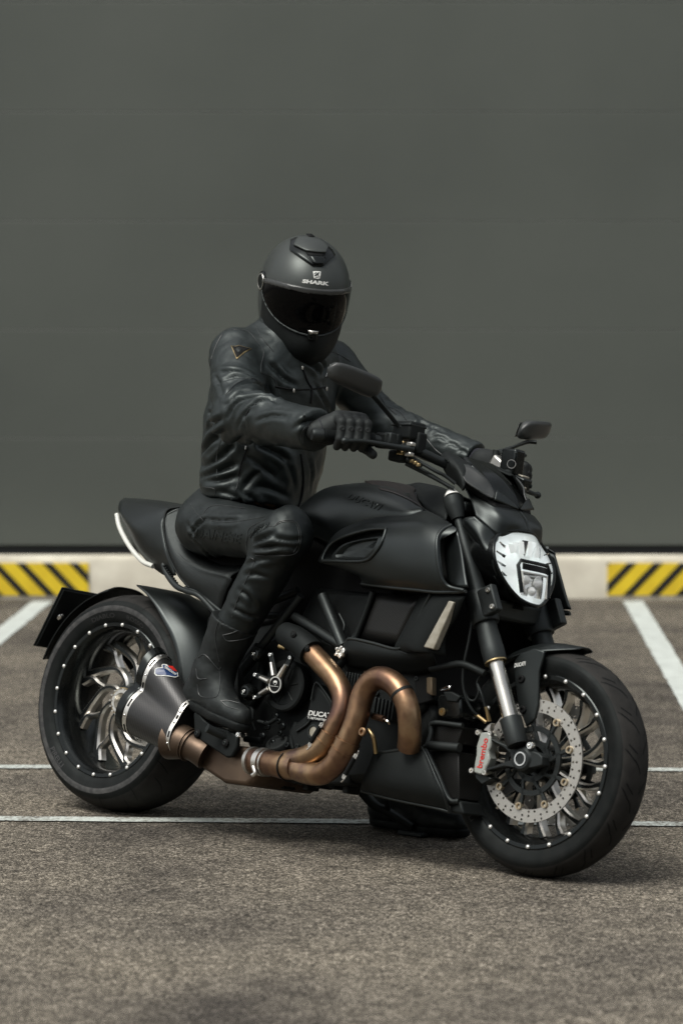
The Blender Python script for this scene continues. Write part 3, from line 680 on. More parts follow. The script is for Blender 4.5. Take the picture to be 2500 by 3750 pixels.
for sd in (1, -1):
    up = patch('headlight_cowl', [[K(12,320,900,.078),K(12,480,1010,.082),K(12,650,1108,.085),K(12,800,1142,.05),K(12,930,1158,.0)],
        [K(12,385,1050,.098),K(12,540,1150,.100),K(12,720,1240,.09),K(12,880,1280,.05),K(12,1010,1270,.0)],
        [K(12,445,1228,.112),K(12,550,1325,.110),K(9,615,225,.090),K(9,800,172,.046),K(9,985,158,.0)]], 'paint', bike, 5, .004)
    ck_ = patch('headlight_cheek', [[K(9,300,-30,.132),K(9,450,90,.12),K(9,600,238,.093),K(9,553,320,.122),K(9,540,430,.130)],
        [K(9,170,-5,.135),K(9,330,180,.136),K(9,420,330,.132),K(9,490,480,.130),K(9,550,600,.128)],
        [K(9,160,90,.12),K(9,290,250,.12),K(9,370,360,.116),K(9,440,560,.112),K(9,600,740,.112)]], 'paint', bike, 5, .004)
    ck2 = patch('headlight_cheek', [[K(9,160,90,.12),K(9,290,250,.12),K(9,370,360,.116),K(9,440,560,.112),K(9,560,740,.112)],
        [K(9,180,200,.09),K(9,280,420,.09),K(9,330,560,.09),K(9,420,740,.09),K(9,640,860,.09)]], 'plastic', bike, 4, .004)
    scn = patch('wind_deflector', [[K(12,430,575,0),K(12,600,672,0),K(12,750,785,0),K(12,880,960,0),K(12,948,1142,0)],
        [K(12,330,610,.06),K(12,480,715,.055),K(12,590,820,.05),K(12,690,950,.04),K(12,935,1140,.004)],
        [K(12,245,622,.115),K(12,275,740,.125),K(12,330,845,.125),K(12,640,1035,.085),K(12,928,1152,.002)]], 'gloss', bike, 5, .003)
    gp = patch('cowl_gap', [[K(12,300,800,.088),K(12,470,925,.086),K(12,640,1032,.078),K(12,800,1100,.045),K(12,930,1145,.0)],[K(12,330,930,.074),K(12,490,1030,.078),K(12,655,1125,.078),K(12,800,1160,.045),K(12,935,1175,.0)]], 'dark', bike, 4, .003)
    pan = patch('deflector_panel', [[K(12,250,625,.118),K(12,385,650,.10),K(12,540,770,.085),K(12,620,880,.072),K(12,672,1000,.07)],
        [K(12,285,750,.130),K(12,350,780,.120),K(12,460,860,.105),K(12,560,950,.09),K(12,660,1010,.078)],
        [K(12,325,830,.130),K(12,380,870,.124),K(12,470,925,.112),K(12,560,980,.098),K(12,650,1022,.086)]], 'mirror_shell', scn, 4, .004)
    fac = patch('deflector_blade', [[K(12,680,925,.07),K(12,760,975,.05),K(12,860,1060,.025),K(12,925,1132,.006)],[K(12,655,1040,.086),K(12,740,1075,.062),K(12,850,1120,.03),K(12,930,1142,.004)]], 'paint', scn, 4, .004)
    fin = patch('dash_cowl', [[K(12,40,540,.10),K(12,100,492,.085),K(12,170,510,.075),K(12,290,580,.07),K(12,390,650,.085)],
        [K(12,60,570,.12),K(12,130,545,.115),K(12,200,560,.11),K(12,300,610,.105),K(12,390,655,.095)],
        [K(12,150,600,.125),K(12,160,640,.128),K(12,230,690,.13),K(12,290,800,.132),K(12,315,880,.13)],[K(12,60,640,.10),K(12,90,700,.105),K(12,150,790,.11),K(12,250,870,.115),K(12,300,930,.12)]], 'plastic', bike, 5, .006)
    if sd > 0: right_side = (up, ck_, ck2, scn, fin)
    else:
        for o_ in (up, ck_, ck2, scn, pan, fac, fin, gp):
            me = o_.data; co = np.zeros(len(me.vertices)*3); me.vertices.foreach_get('co', co); co = co.reshape(-1, 3); co[:, 1] *= -1; me.vertices.foreach_set('co', co.ravel()); me.flip_normals()
V, F = box_g((1.27, 0, .87), (.12, .16, .10)); bevel(build('nacelle_core', V, F, 'dark', bike), .02)
V, F = box_g((1.24, 0, 1.06), (.10, .13, .03), np.array(Matrix.Rotation(R(35), 3, 'Y'))); bevel(build('instrument_panel', V, F, 'gloss', bike), .006)
V, F = box_g((1.30, 0, .80), (.10, .14, .15)); bevel(build('headlight_bracket', V, F, 'dark', bike), .015)

# ---------------------------------------------------------------- tank, shrouds
crest = [K(5, x, y, .035) for x, y in [(118,275),(190,200),(300,130),(420,112),(540,106),(650,118),(750,150)]]
seamp = KS(5, [(148,300,.09),(228,316,.125),(318,352,.155),(450,297,.172),(570,272,.176),(700,266,.168),(795,243,.14)])
rings = []
for a, b in zip(crest, seamp):
    row = []
    for t in np.linspace(0, math.pi/2, 9):
        f = math.sin(t)**.85; g = 1 - math.cos(t)**.85
        row.append(np.array([a[0] + (b[0]-a[0])*g, (b[1])*f, a[2] + .004 + (b[2] - a[2] - .004)*g]))
    # tuck the lower edge in
    e = row[-1]; row.append(np.array([e[0], e[1]*.93, e[2] - .035]))
    full = [np.array([q[0], -q[1], q[2]]) for q in row[::-1][:-1]] + row
    rings.append(full)
tank = patch('fuel_tank', rings, 'paint', bike, 4, .004)
# plain dark lid along the spine of the tank and the tray in front of it
ts = Surf(tank)
lid = []
for x, y, x2, y2 in ((470,108,560,140),(540,106,610,152),(620,115,670,175),(700,134,730,205),(738,152,780,238)):
    a = K(5, x, y, .03); b = ts.hit(*fp(5, x2, y2))[0]
    row = []
    for s in np.linspace(-1, 1, 7):
        w_ = abs(b[1])*.75*abs(s); q = np.array([a[0] + (b[0]-a[0])*abs(s)**2, -s*abs(b[1]), a[2] + .012 + (b[2] + .004 - a[2] - .012)*abs(s)**2.2]); row.append(q)
    lid.append(row)
patch('tank_lid', lid, 'tank_top', tank, 4, .003)
text('tank_lettering', 'DUCATI', ts, 11, (370,1030), (745,1165), (425,962), 'paint', tank, .035, .12, lift=.0025, thick=.003)
tray = [KS(5, [(680,130,-.02),(740,100,.0),(800,105,.0),(880,125,.0),(930,150,.0)]), KS(5, [(700,140,.03),(770,150,.06),(830,150,.07),(890,170,.08),(930,190,.09)]), KS(5, [(740,175,.06),(770,200,.10),(800,240,.12),(850,265,.13),(900,300,.14)])]
tr = patch('steering_head_cover', tray, 'plastic', bike, 4, .004); mirrored(tr, bike)
tube('tray_trim', KS(5, [(740,150,.07),(752,200,.10),(775,225,.125),(800,245,.14),(860,275,.15),(920,310,.16)]), .0035, 'gloss', bike, 8)
# side shroud: rows from the tank seam down, columns from back to front
SH = [
 [(250,478,.185),(330,362,.168),(450,304,.178),(570,277,.182),(700,270,.178),(795,247,.155),(870,282,.185),(930,318,.205)],
 [(243,495,.198),(310,420,.205),(450,335,.215),(590,318,.225),(700,305,.225),(790,300,.222),(870,325,.222),(955,350,.215)],
 [(245,512,.205),(330,470,.225),(470,420,.240),(590,400,.250),(700,395,.252),(790,390,.252),(862,400,.246),(862,410,.236)],
 [(330,535,.205),(440,540,.222),(520,515,.242),(600,500,.252),(700,500,.256),(800,500,.256),(868,500,.250),(868,505,.240)],
 [(450,585,.195),(490,590,.212),(560,590,.232),(640,590,.242),(720,595,.246),(810,605,.246),(885,610,.242),(895,612,.232)],
 [(462,622,.175),(500,628,.19),(570,637,.205),(650,645,.215),(730,652,.22),(820,662,.225),(920,665,.225),(1000,660,.225)]]
shr = patch('tank_shroud', [KS(5, r) for r in SH], 'paint', bike, 14, .004)
ss_ = Surf(shr)
vent = [(262,500),(290,440),(330,402),(400,372),(500,345),(578,340),(590,350),(565,420),(520,480),(480,503),(400,506),(300,502)]
def on(sf, c, pts, lift=0): 
    o = []
    for q in pts: h, nn = sf.hit(*fp(c, *q)); o.append(h + nn*lift)
    return o
vq = cat(on(ss_, 5, vent, .003), 3, closed=True)
def in_poly(x, y, P):
    r_ = False; k = len(P)
    for i in range(k):
        (x1, y1), (x2, y2) = P[i], P[(i+1) % k]
        if (y1 > y) != (y2 > y) and x < (x2-x1)*(y-y1)/(y2-y1) + x1: r_ = not r_
    return r_
# open the shroud where the vent sits (outline in the plane of the panel)
vp = [(q[0], q[2]) for q in vq]; bm = bmesh.new(); bm.from_mesh(shr.data); dead = [f for f in bm.faces if in_poly(f.calc_center_median().x, f.calc_center_median().z, vp)]
bmesh.ops.delete(bm, geom=dead, context='FACES'); bm.to_mesh(shr.data); bm.free()
vrV, vrF = loft([[q for q in vq], [vq.mean(0) + (q - vq.mean(0))*.88 + np.array([0, .026, 0]) for q in vq], [vq.mean(0) + (q - vq.mean(0))*.1 + np.array([0, .028, 0]) for q in vq]], caps=True); build('vent_recess', vrV, vrF[:-2] + [vrF[-1]], 'plastic', shr, 60)
tube('vent_lip', np.vstack([vq, vq[:1]]), .0048, 'paint', shr, 10, 0, caps=False)
vi = [(300,492),(330,440),(380,410),(470,388),(552,378),(556,390),(530,440),(480,490),(440,498)]
vq2 = cat(on(ss_, 5, vi, .004), 3, closed=True); cm = vq2.mean(0)
iv = build('vent_insert', *loft([[q + np.array([0, .028, 0]) for q in vq2], [q + np.array([0, .010, 0]) for q in vq2], [cm + (q-cm)*.84 + np.array([0, .008, 0]) for q in vq2], [cm + (q-cm)*.68 + np.array([0, .020, 0]) for q in vq2], [cm + (q-cm)*.08 + np.array([0, .021, 0]) for q in vq2]]), 'paint', shr, 40)
text('shroud_lettering', 'DIAVEL', ss_, 5, (678,583), (818,602), (678,568), 'grey_print', shr, .03, .15, lift=.001, thick=.001, spacing=1.15)
for o_ in list(shr.children):
    pass
# air intake at the front of the shroud
vane = patch('intake_vane', [KS(5, [(895,350,.190),(930,340,.205),(962,352,.212)]), KS(5, [(885,450,.195),(940,450,.208),(985,455,.214)]), KS(5, [(895,560,.20),(950,570,.214),(1003,575,.220)]), KS(5, [(910,615,.205),(960,640,.222),(1016,642,.224)])], 'paint', shr, 4, .004)
ilip = on(ss_, 5, [(930,322),(885,345),(858,385),(856,450),(866,540),(884,605),(920,640),(1000,655)], .002)
tube('intake_lip', ilip, .0058, 'paint', shr, 10)
ig = patch('intake_screen', [KS(5, [(862,385,.225),(905,350,.20)]), KS(5, [(862,480,.23),(895,470,.205)]), KS(5, [(880,600,.235),(915,610,.21)])], 'grille', shr, 4, .002)
tube('shroud_lower_edge', KS(5, [(462,624,.178),(600,642,.21),(740,656,.222),(860,668,.226),(1005,664,.226)]), .005, 'paint', shr, 10)
# far-side shroud and its parts
shl = mirrored(shr, bike)
for o_ in list(shr.children):
    if 'letter' in o_.name: continue
    mirrored(o_, shl)
lower = patch('shroud_underside', [KS(5, [(462,628,.16),(640,650,.20),(820,668,.215),(1000,668,.215)]), KS(5, [(462,640,.10),(640,660,.12),(820,680,.13),(1000,690,.13)])], 'dark', bike, 4, .004); mirrored(lower, bike)
# radiator side: dark core inside a black frame, clear lamp strip
core = patch('radiator', [KS(5, [(520,668,.150),(650,680,.160),(770,692,.165)]), KS(5, [(440,905,.150),(540,930,.160),(640,945,.165)])], 'grille', bike, 4, .004); mirrored(core, bike)
def both(fn):
    o = fn(); m_ = mirrored(o, bike)
    for ch in list(o.children): mirrored(ch, m_)
    return o
both(lambda: patch('radiator_duct', [KS(5, [(770,685,.17),(825,672,.205),(900,680,.215),(1000,690,.215)]), KS(5, [(720,790,.175),(770,790,.205),(850,790,.215),(960,790,.200)]), KS(5, [(640,945,.175),(690,930,.20),(760,960,.212),(900,900,.19)]), KS(5, [(640,975,.16),(700,985,.19),(790,980,.205),(900,1000,.18)])], 'plastic', bike, 4, .005))
lamp = prism('indicator_lamp', KS(5, [(914,712,.222),(942,719,.222),(836,967,.222),(782,954,.222)]), .200, .222, 'lamp_strip', bike, .003); mirrored(lamp, bike)
tray_ = patch('radiator_tray', [KS(5, [(365,950,.165),(400,912,.175),(520,935,.178),(640,965,.182),(700,983,.19),(830,970,.2)]), KS(5, [(362,985,.165),(400,980,.175),(520,995,.180),(640,1010,.18),(740,1020,.18),(840,1010,.19)]), KS(5, [(375,1040,.13),(420,1060,.14),(520,1075,.14),(640,1090,.14),(760,1090,.14),(860,1070,.14)])], 'plastic', bike, 4, .006); mirrored(tray_, bike)
tube('tray_edge', KS(5, [(368,955,.168),(385,922,.174),(410,911,.178),(520,934,.181),(640,964,.184),(690,930,.19),(760,800,.20),(820,678,.212)]), .0045, 'satin', bike, 8)
tube('radiator_edge', KS(5, [(522,665,.162),(480,780,.160),(430,905,.162)]), .009, 'plastic', bike, 8)
V, F = box_g((1.20, 0, .56), (.06, .26, .30), np.array(Matrix.Rotation(R(-18), 3, 'Y'))); bevel(build('radiator_core', V, F, 'dark', bike, 0), .004)
# ---------------------------------------------------------------- frame
def ftube(a, b, r=.016, c=7, m='satin'): return tube('frame_tube', [K(c, *a), K(c, *b)], r, m, bike, 14, 0)
ftube((628,-30,.15),(752,275,.165),.0155); ftube((462,95,.145),(738,272,.165),.0135)
ftube((240,300,.150),(500,-30,.155),.012); ftube((640,20,.14),(700,260,.12),.007); ftube((300,90,.13),(470,85,.14),.010)
ftube((280,20,.13),(480,-60,.12),.012); ftube((980,-10,.13),(800,260,.16),.010)
for a, b in (((628,-30),(752,275)),((462,95),(738,272))): ftube((*a[:2], 0) if 0 else (a[0]+150, a[1], -.15), (b[0]+180, b[1]+6, -.165), .0145)
p = K(7, 748, 313, .175); fb = bolt(bike, p, LAT, .017, 'machined', .012, 'frame_boss')
for k in range(5):
    a = 2*math.pi*k/5; V, F = box_g(p + np.array([.014*math.cos(a), -.012, .014*math.sin(a)]), (.009, .006, .009)); bevel(build('boss_lobe', V, F, 'machined', fb), .002)
# ---------------------------------------------------------------- engine
blk = KS(7, [(110,330,.10),(240,240,.10),(420,160,.10),(560,180,.10),(770,260,.10),(1000,400,.10),(1260,420,.10),(1330,700,.10),(1230,900,.10),(1000,1080,.10),(760,1100,.10),(480,1105,.10),(350,1060,.10),(330,960,.10),(180,900,.10),(100,600,.10)])
eng = prism('engine', blk, -.15, .105, 'engine', bike, .02)
cyl = prism('cylinder_head', KS(7, [(720,300,.125),(1000,360,.125),(1230,430,.125),(1250,640,.125),(1120,760,.125),(900,700,.125),(800,640,.125)]), -.12, .125, 'engine', eng, .015)
prism('cylinder_head', KS(5, [(200,640,.12),(520,670,.12),(440,900,.12),(330,960,.12),(120,800,.12)]), -.12, .11, 'engine', eng, .015)
case = prism('crankcase_cover', KS(7, [(560,560,.140),(590,495,.140),(640,540,.140),(690,620,.140),(690,730,.140),(640,820,.140),(600,930,.140),(450,900,.140),(420,780,.140),(530,690,.140)]), .09, .142, 'engine', eng, .01)
prism('crankcase_cover', KS(7, [(110,390,.12),(225,245,.12),(250,300,.12),(270,420,.12),(260,560,.12),(200,650,.12),(120,620,.12)]), .08, .125, 'engine', eng, .008)
prism('crankcase_rib', KS(7, [(125,400,.13),(215,290,.13),(230,320,.13),(145,450,.13)]), .12, .131, 'satin', eng, .003)
prism('crankcase_rib', KS(7, [(150,470,.13),(240,360,.13),(235,420,.13),(165,520,.13)]), .12, .130, 'satin', eng, .003)
prism('sump', KS(7, [(330,900,.10),(640,900,.10),(800,1000,.10),(800,1120,.10),(480,1112,.10),(370,1080,.10)]), -.12, .11, 'engine', eng, .01)
for x, y in ((415,1118),(560,1125),(640,1115),(720,1115),(800,1145)):
    V, F = box_g(K(7, x, y, .07), (.02, .05, .022)); bevel(build('sump_fin', V, F, 'engine', eng), .003)
for i in range(7):
    V, F = box_g(K(7, 790 + i*17, 470 + i*3, .145), (.005, .03, .034)); bevel(build('cooling_fin', V, F, 'satin', eng), .001)
for i in range(6):
    V, F = box_g(K(7, 960 + i*22, 640 + i*6, .132), (.006, .03, .05)); bevel(build('cooling_fin', V, F, 'satin', eng), .001)
tube('cover_edge', KS(7, [(560,600,.148),(588,495,.148),(640,545,.148),(692,625,.148)]), .003, 'satin', eng, 8)
tube('cover_edge', KS(7, [(470,790,.146),(540,740,.146),(560,690,.146)]), .003, 'satin', eng, 8)
tube('coolant_hose', KS(7, [(700,420,.15),(740,380,.155),(770,330,.15),(780,270,.14)]), .011, 'plastic', eng, 12)
tube('wiring', KS(7, [(730,80,.13),(760,150,.135),(745,215,.14),(770,260,.145)]), .004, 'satin', eng, 8)
tube('wiring', KS(7, [(650,120,.13),(690,190,.135),(690,260,.14)]), .0035, 'plastic', eng, 8)
for x, y in ((1000,470),(1120,500),(1200,470),(1190,600),(1060,700),(960,560),(620,700),(600,860),(480,880),(840,560)): bolt(eng, K(7, x, y, .142 if x < 700 else .127), LAT, .0075, 'satin', .006)
for x, y in ((350,700),(300,760),(270,820),(390,760),(330,860)): lathe('engine_fitting', [(0, .011), (.006, .011), (.009, .008), (.009, .004)], K(7, x, y, .145), LAT, 'gloss', eng, 16)
# clutch cover with its bright spider
cc = K(13, 590, 815, .150)
cl = lathe('clutch_cover', [(-.06, .066), (-.012, .074), (-.004, .073), (.0, .068), (.0, .056), (-.006, .053), (-.008, .02), (-.008, .0005)], cc, LAT, 'engine', bike, 48)
for k in range(6):
    a = 2*math.pi*k/6 + .2; P = [cc + np.array([r*math.cos(a), .0065, r*math.sin(a)]) for r in (.02, .052)]; tube('clutch_rib', P, .0025, 'engine', cl, 6, 0)
hb = K(13, 493, 806, .178)
hub_ = lathe('clutch_cap', [(-.02, .018), (-.012, .024), (-.002, .024), (0, .0225), (0, .0195), (-.0008, .0190), (-.001, .0005)], hb, LAT, ['dark'], bike, 36)
lathe('cap_ring', [(-.002, .0243), (.001, .0235), (.001, .0198), (-.002, .0192)], hb, LAT, 'machined', hub_, 36, closed=True)
for (ex, ey) in ((452,465),(680,498),(278,695),(270,958)):
    e = K(13, ex, ey, .172); d = e - hb; d[1] = 0; Ld = np.linalg.norm(d); u = d/Ld; w_ = np.array([-u[2], 0, u[0]])
    V = []
    for t, hw_, y in ((.018, .0125, 0), (Ld*.5, .0105, 0), (Ld - .006, .0085, .0), (Ld + .006, .007, .0)):
        for sx in (-1, 1):
            for yy in (.004, -.004): V.append(hb + u*t + w_*hw_*sx + np.array([0, yy + .006, 0]))
    F = []
    for i in range(3): b = i*4; F += [(b, b+1, b+5, b+4), (b+2, b+3, b+7, b+6), (b, b+2, b+6, b+4), (b+1, b+3, b+7, b+5)]
    F += [(0,1,3,2), (12,13,15,14)]
    arm = build('clutch_arm', V, F, 'gloss', hub_, 30); bevel(arm, .002)
    P = [hb + u*t + np.array([0, .001, 0]) for t in (.026, Ld - .024)]; tube('arm_inlay', P, [.0095, .0080], 'machined', arm, 10, 0, flat=.8)
    bolt(arm, hb + u*Ld + np.array([0, .002, 0]), LAT, .0062, 'chrome', .004)
hs_ = Surf(hub_)
polydecal('shield_emblem', [(478,768),(500,758),(520,768),(518,795),(498,817),(480,795)], hs_, 13, 'white_print', hub_, .0015)
polydecal('shield_field', [(485,785),(513,785),(510,797),(498,809),(487,797)], hs_, 13, 'dark', hub_, .0026)
polydecal('emblem_bar', [(440,818),(535,830),(535,834),(440,822)], hs_, 13, 'white_print', hub_, .0015)
for x, y, r, rad in ((262,455,.185,.021),(150,885,.190,.024)):
    q = K(13, x, y, r); o_ = lathe('frame_slider', [(-.03, rad*.9), (-.012, rad), (-.004, rad*.95), (.004, rad*.7), (.005, rad*.45), (.002, rad*.3)], q, LAT, 'gloss', bike, 24); bolt(o_, q + LAT*.004, LAT, .006, 'chrome', .004)
lathe('oil_window', [(-.02, .021), (.0, .021), (.003, .019), (.003, .015), (.0, .0145)], K(13, 930, 1345, .150), LAT, 'satin', eng, 26)
lathe('oil_glass', [(-.001, .0145), (.0005, .0005)], K(13, 930, 1345, .151), LAT, 'lamp_strip', eng, 26)
lathe('oil_filter', [(-.03, .036), (.0, .036), (.006, .032), (.007, .025), (.002, .022), (.002, .001)], K(13, 520, 1480, .15), (0, -.7, .7), 'engine', eng, 30)
for x, y in ((540,1225),(555,1365),(640,1500),(395,1250),(180,1430),(300,1440)): bolt(eng, K(13, x, y, .150), LAT, .008, 'gloss', .006)
for P, r in ((KS(13, [(140,1080,.16),(190,1060,.16),(235,1100,.16),(230,1200,.16)]), .006), (KS(13, [(230,1240,.17),(260,1330,.165)]), .004), (KS(13, [(300,1230,.15),(420,1250,.15),(520,1190,.15)]), .006), (KS(13, [(150,1430,.16),(340,1450,.16)]), .009), (KS(13, [(760,1250,.13),(700,1400,.13),(700,1550,.13)]), .012)): tube('engine_hose', P, r, 'plastic', eng, 10)
pl = prism('engine_plate', KS(13, [(880,1090,.146),(1180,1140,.146),(1150,1240,.146),(850,1215,.146)]), .135, .1465, 'dark', eng, .001); ps = Surf(pl)
text('engine_lettering', 'DUCATI', ps, 13, (873,1160), (1150,1195), (885,1100), 'white_print', pl, .03, .1)
text('engine_lettering', 'TESTASTRETTA', ps, 13, (865,1195), (1180,1240), (868,1172), 'white_print', pl, .02)
# ---------------------------------------------------------------- exhaust
p1 = KS(13, [(640,230,.185),(760,300,.195),(900,430,.205),(1060,600,.21),(1185,750,.215),(1262,920,.22),(1262,1080,.225),(1200,1240,.232),(1120,1400,.236),(1010,1540,.238),(880,1620,.238),(740,1665,.236),(600,1690,.232)])
ex = tube('exhaust_pipe', p1, .0298, 'titanium', bike, 24)
p2 = KS(14, [(560,960,.20),(570,860,.215),(568,700,.228),(540,520,.235),(470,370,.238),(370,270,.238),(260,235,.238),(160,280,.238),(90,390,.238),(50,520,.240),(10,680,.243)]) + KS(7, [(790,830,.246),(745,925,.247),(690,1000,.246),(620,1045,.243),(540,1040,.240),(450,1010,.236)])
ex2 = tube('exhaust_pipe', p2, .0315, 'titanium', bike, 24)
def collar(parent, P, c_r, name, m, n=24, hgt=.004):
    P = np.array(P); d = P[-1] - P[0]; L_ = np.linalg.norm(d); prof = [(0, c_r - .003), (.002, c_r), (L_ - .002, c_r), (L_, c_r - .003)]
    return lathe(name, prof, P[0], d, m, parent, n)
def along(pth, t0, t1, k=2):
    Q = cat(np.array(pth), 12); n_ = len(Q) - 1; return [Q[int(t0*n_)], Q[min(n_, int(t1*n_))]]
def sleeve(parent, pth, t0, t1, rad, name, m):
    Q = cat(np.array(pth), 12); n_ = len(Q) - 1; S = Q[int(t0*n_):int(t1*n_)+1]; return tube(name, S, rad, m, parent, 24, 0)
sleeve(ex, p1, .655, .755, .0328, 'pipe_joint', 'titanium'); sleeve(ex, p1, .695, .702, .0348, 'pipe_bead', 'titanium'); sleeve(ex, p1, .65, .657, .0345, 'pipe_bead', 'titanium')
sleeve(ex2, p2, .705, .775, .0346, 'pipe_joint', 'titanium'); sleeve(ex2, p2, .735, .742, .0366, 'pipe_bead', 'titanium'); sleeve(ex2, p2, .70, .707, .0362, 'pipe_bead', 'titanium')
sleeve(ex2, p2, .232, .240, .0328, 'weld_seam', 'engine')
shd = KS(13, [(615,225,.185),(720,280,.196),(820,350,.203),(915,445,.208)])
hsd = tube('heat_shield', shd, [.034, .037, .037, .038], 'plastic', bike, 24)
for x, y in ((706,228),(858,388)):
    p = K(13, x, y, .236); bolt(hsd, p, LAT, .010, 'dark', .004); bolt(hsd, p + LAT*.002, LAT, .005, 'satin', .004)
coll = KS(7, [(470,1005,.238),(400,998,.236),(330,985,.232),(270,975,.228),(200,968,.222)])
cx_ = tube('exhaust_collector', coll, [.036, .037, .035, .034, .034], 'titanium', bike, 28)
sleeve(cx_, coll, .20, .225, .040, 'weld_seam', 'engine'); sleeve(cx_, coll, .62, .66, .0385, 'clamp_ring', 'steel'); sleeve(cx_, coll, .70, .80, .0395, 'clamp_band', 'machined'); sleeve(cx_, coll, .93, .99, .040, 'clamp_ring', 'steel')
tube('clamp_bolt', KS(7, [(210,1000,.262),(222,1040,.262),(205,1055,.262)]), .006, 'machined', cx_, 10)
# pre-silencer under the swingarm pivot
pot_o = KS(6, [(1195,1205,.225),(1260,1230,.225),(1400,1225,.225),(1560,1240,.225),(1690,1280,.225),(1700,1340,.225),(1660,1420,.225),(1620,1490,.225),(1568,1522,.225),(1410,1505,.225),(1300,1430,.225),(1245,1395,.225),(1225,1310,.225)])
pot = prism('pre_silencer', pot_o, -.05, .225, 'dark_titanium', bike, .028)
pot.modifiers['bevel'].segments = 5
tube('muffler_neck', KS(6, [(1040,1190,.245),(1130,1215,.242),(1200,1250,.235),(1290,1300,.22)]), [.058, .048, .040, .044], 'dark_titanium', bike, 28)
neck = bpy.data.objects['muffler_neck']
for t in (.45, .55): sleeve(neck, KS(6, [(1040,1190,.245),(1130,1215,.242),(1200,1250,.235),(1290,1300,.22)]), t, t + .03, .048, 'weld_seam', 'dark_titanium')
# silencer: two stacked barrels in one carbon skin
def peanut(c1, r1, c2, r2, x, n=56, slant=0, k=1.):
    c1, c2 = np.array(c1), np.array(c2); m_ = (c1 + c2)/2; out = []
    for j in range(n):
        a = 2*math.pi*j/n; d = np.array([math.cos(a), math.sin(a)]); best = []
        for cc_, rr_ in ((c1, r1), (c2, r2)):
            o = m_ - cc_; b_ = o @ d; disc_ = b_*b_ - (o @ o - rr_*rr_); best.append(-b_ + math.sqrt(disc_) if disc_ > 0 else 0.)
        q = np.logaddexp(best[0]*38, best[1]*38)/38 - .006
        p = m_ + d*q*k; p[0] = m_[0] + (p[0] - m_[0])*.84; out.append(np.array([x + slant*(p[1] - m_[1]), -p[0], p[1]]))
    return out
def msec(t, k=1.): # t 0 rear .. 1 front
    g = lambda a, b: a + (b - a)*t
    return peanut((g(.250, .258), g(.298, .234)), g(.070, .052), (g(.212, .226), g(.420, .296)), g(.068, .050), g(.275, .475), slant=g(.26, .10), k=k)
V, F = loft([msec(t) for t in np.linspace(.05, 1, 12)]); muf = build('silencer', V, F, 'carbon', bike, 50)
V, F = loft([msec(t, k) for t, k in ((-.03, .97), (-.03, 1.0), (.06, 1.004), (.13, 1.003))] , caps=False); ec = build('end_cap', V, F, 'gloss', muf, 50); mod(ec, 'SOLIDIFY', thickness=.004, offset=-1)
V, F = loft([msec(t, .9) for t in (.02, .03)]); build('tailpipe_plate', V, F, 'dark', muf, 30)
for t0, t1 in ((.115, .185), (.955, 1.02)):
    V, F = loft([msec(t0, 1.005), msec(t0, 1.016), msec(t1, 1.016), msec(t1, 1.005)], caps=False); bd = build('band', V, F, 'machined', muf, 30)
    for j in range(2, 56, 6):
        a = (msec((t0+t1)/2, 1.02)[j]); cen = np.mean(msec((t0+t1)/2), 0); nn = a - cen; nn[0] = 0; nn /= np.linalg.norm(nn); bolt(bd, a, nn, .0048, 'chrome', .003, 'rivet', False)
        b0, b1 = msec((t0+t1)/2, 1.019)[j+2], msec((t0+t1)/2, 1.019)[(j+4) % 56]; tube('band_slot', [b0, b1], .0030, 'dark', bd, 6, 0)
ms = Surf(muf)
polydecal('badge', [(918,690),(928,680),(968,676),(964,660),(975,652),(1000,656),(1045,690),(1078,716),(1082,742),(1062,750),(1020,742),(980,738),(928,737),(914,720)], ms, 6, 'white_print', muf, .0015)
polydecal('badge_field', [(924,692),(935,686),(975,682),(972,664),(984,660),(1030,690),(1072,722),(1072,740),(1050,742),(1000,734),(934,729),(922,718)], ms, 6, 'blue', muf, .0027)
polydecal('badge_flash', [(1005,668),(1040,672),(1070,708),(1050,706)], ms, 6, 'red', muf, .0036)
text('badge_lettering', 'TERMIGNONI', ms, 6, (978,680), (1058,738), (986,668), 'white_print', muf, .02, lift=.0042, thick=.0006)
# plate that carries the foot peg
pg = prism('footpeg_bracket', KS(6, [(1185,1000,.255),(1215,985,.255),(1260,1045,.255),(1320,1090,.255),(1440,1120,.255),(1500,1160,.255),(1495,1250,.255),(1460,1318,.255),(1420,1320,.255),(1240,1200,.255),(1190,1130,.255)]), .235, .252, 'plastic', bike, .005)
for x, y in ((1425,1218),(1225,1148)): p = K(6, x, y, .254); bolt(pg, p, LAT, .012, 'dark', .006); bolt(pg, p + LAT*.004, LAT, .006, 'satin', .004)
tube('footpeg', [K(6, 1440, 1180, .24), K(6, 1290, 1110, .30)], .012, 'satin', bike, 12, 0); tube('brake_pedal', KS(6, [(1560,1170,.22),(1500,1130,.24),(1440,1110,.26)]), .007, 'satin', bike, 10)
bolt(pg, K(6, 1522, 1158, .262), LAT, .008, 'chrome', .008)
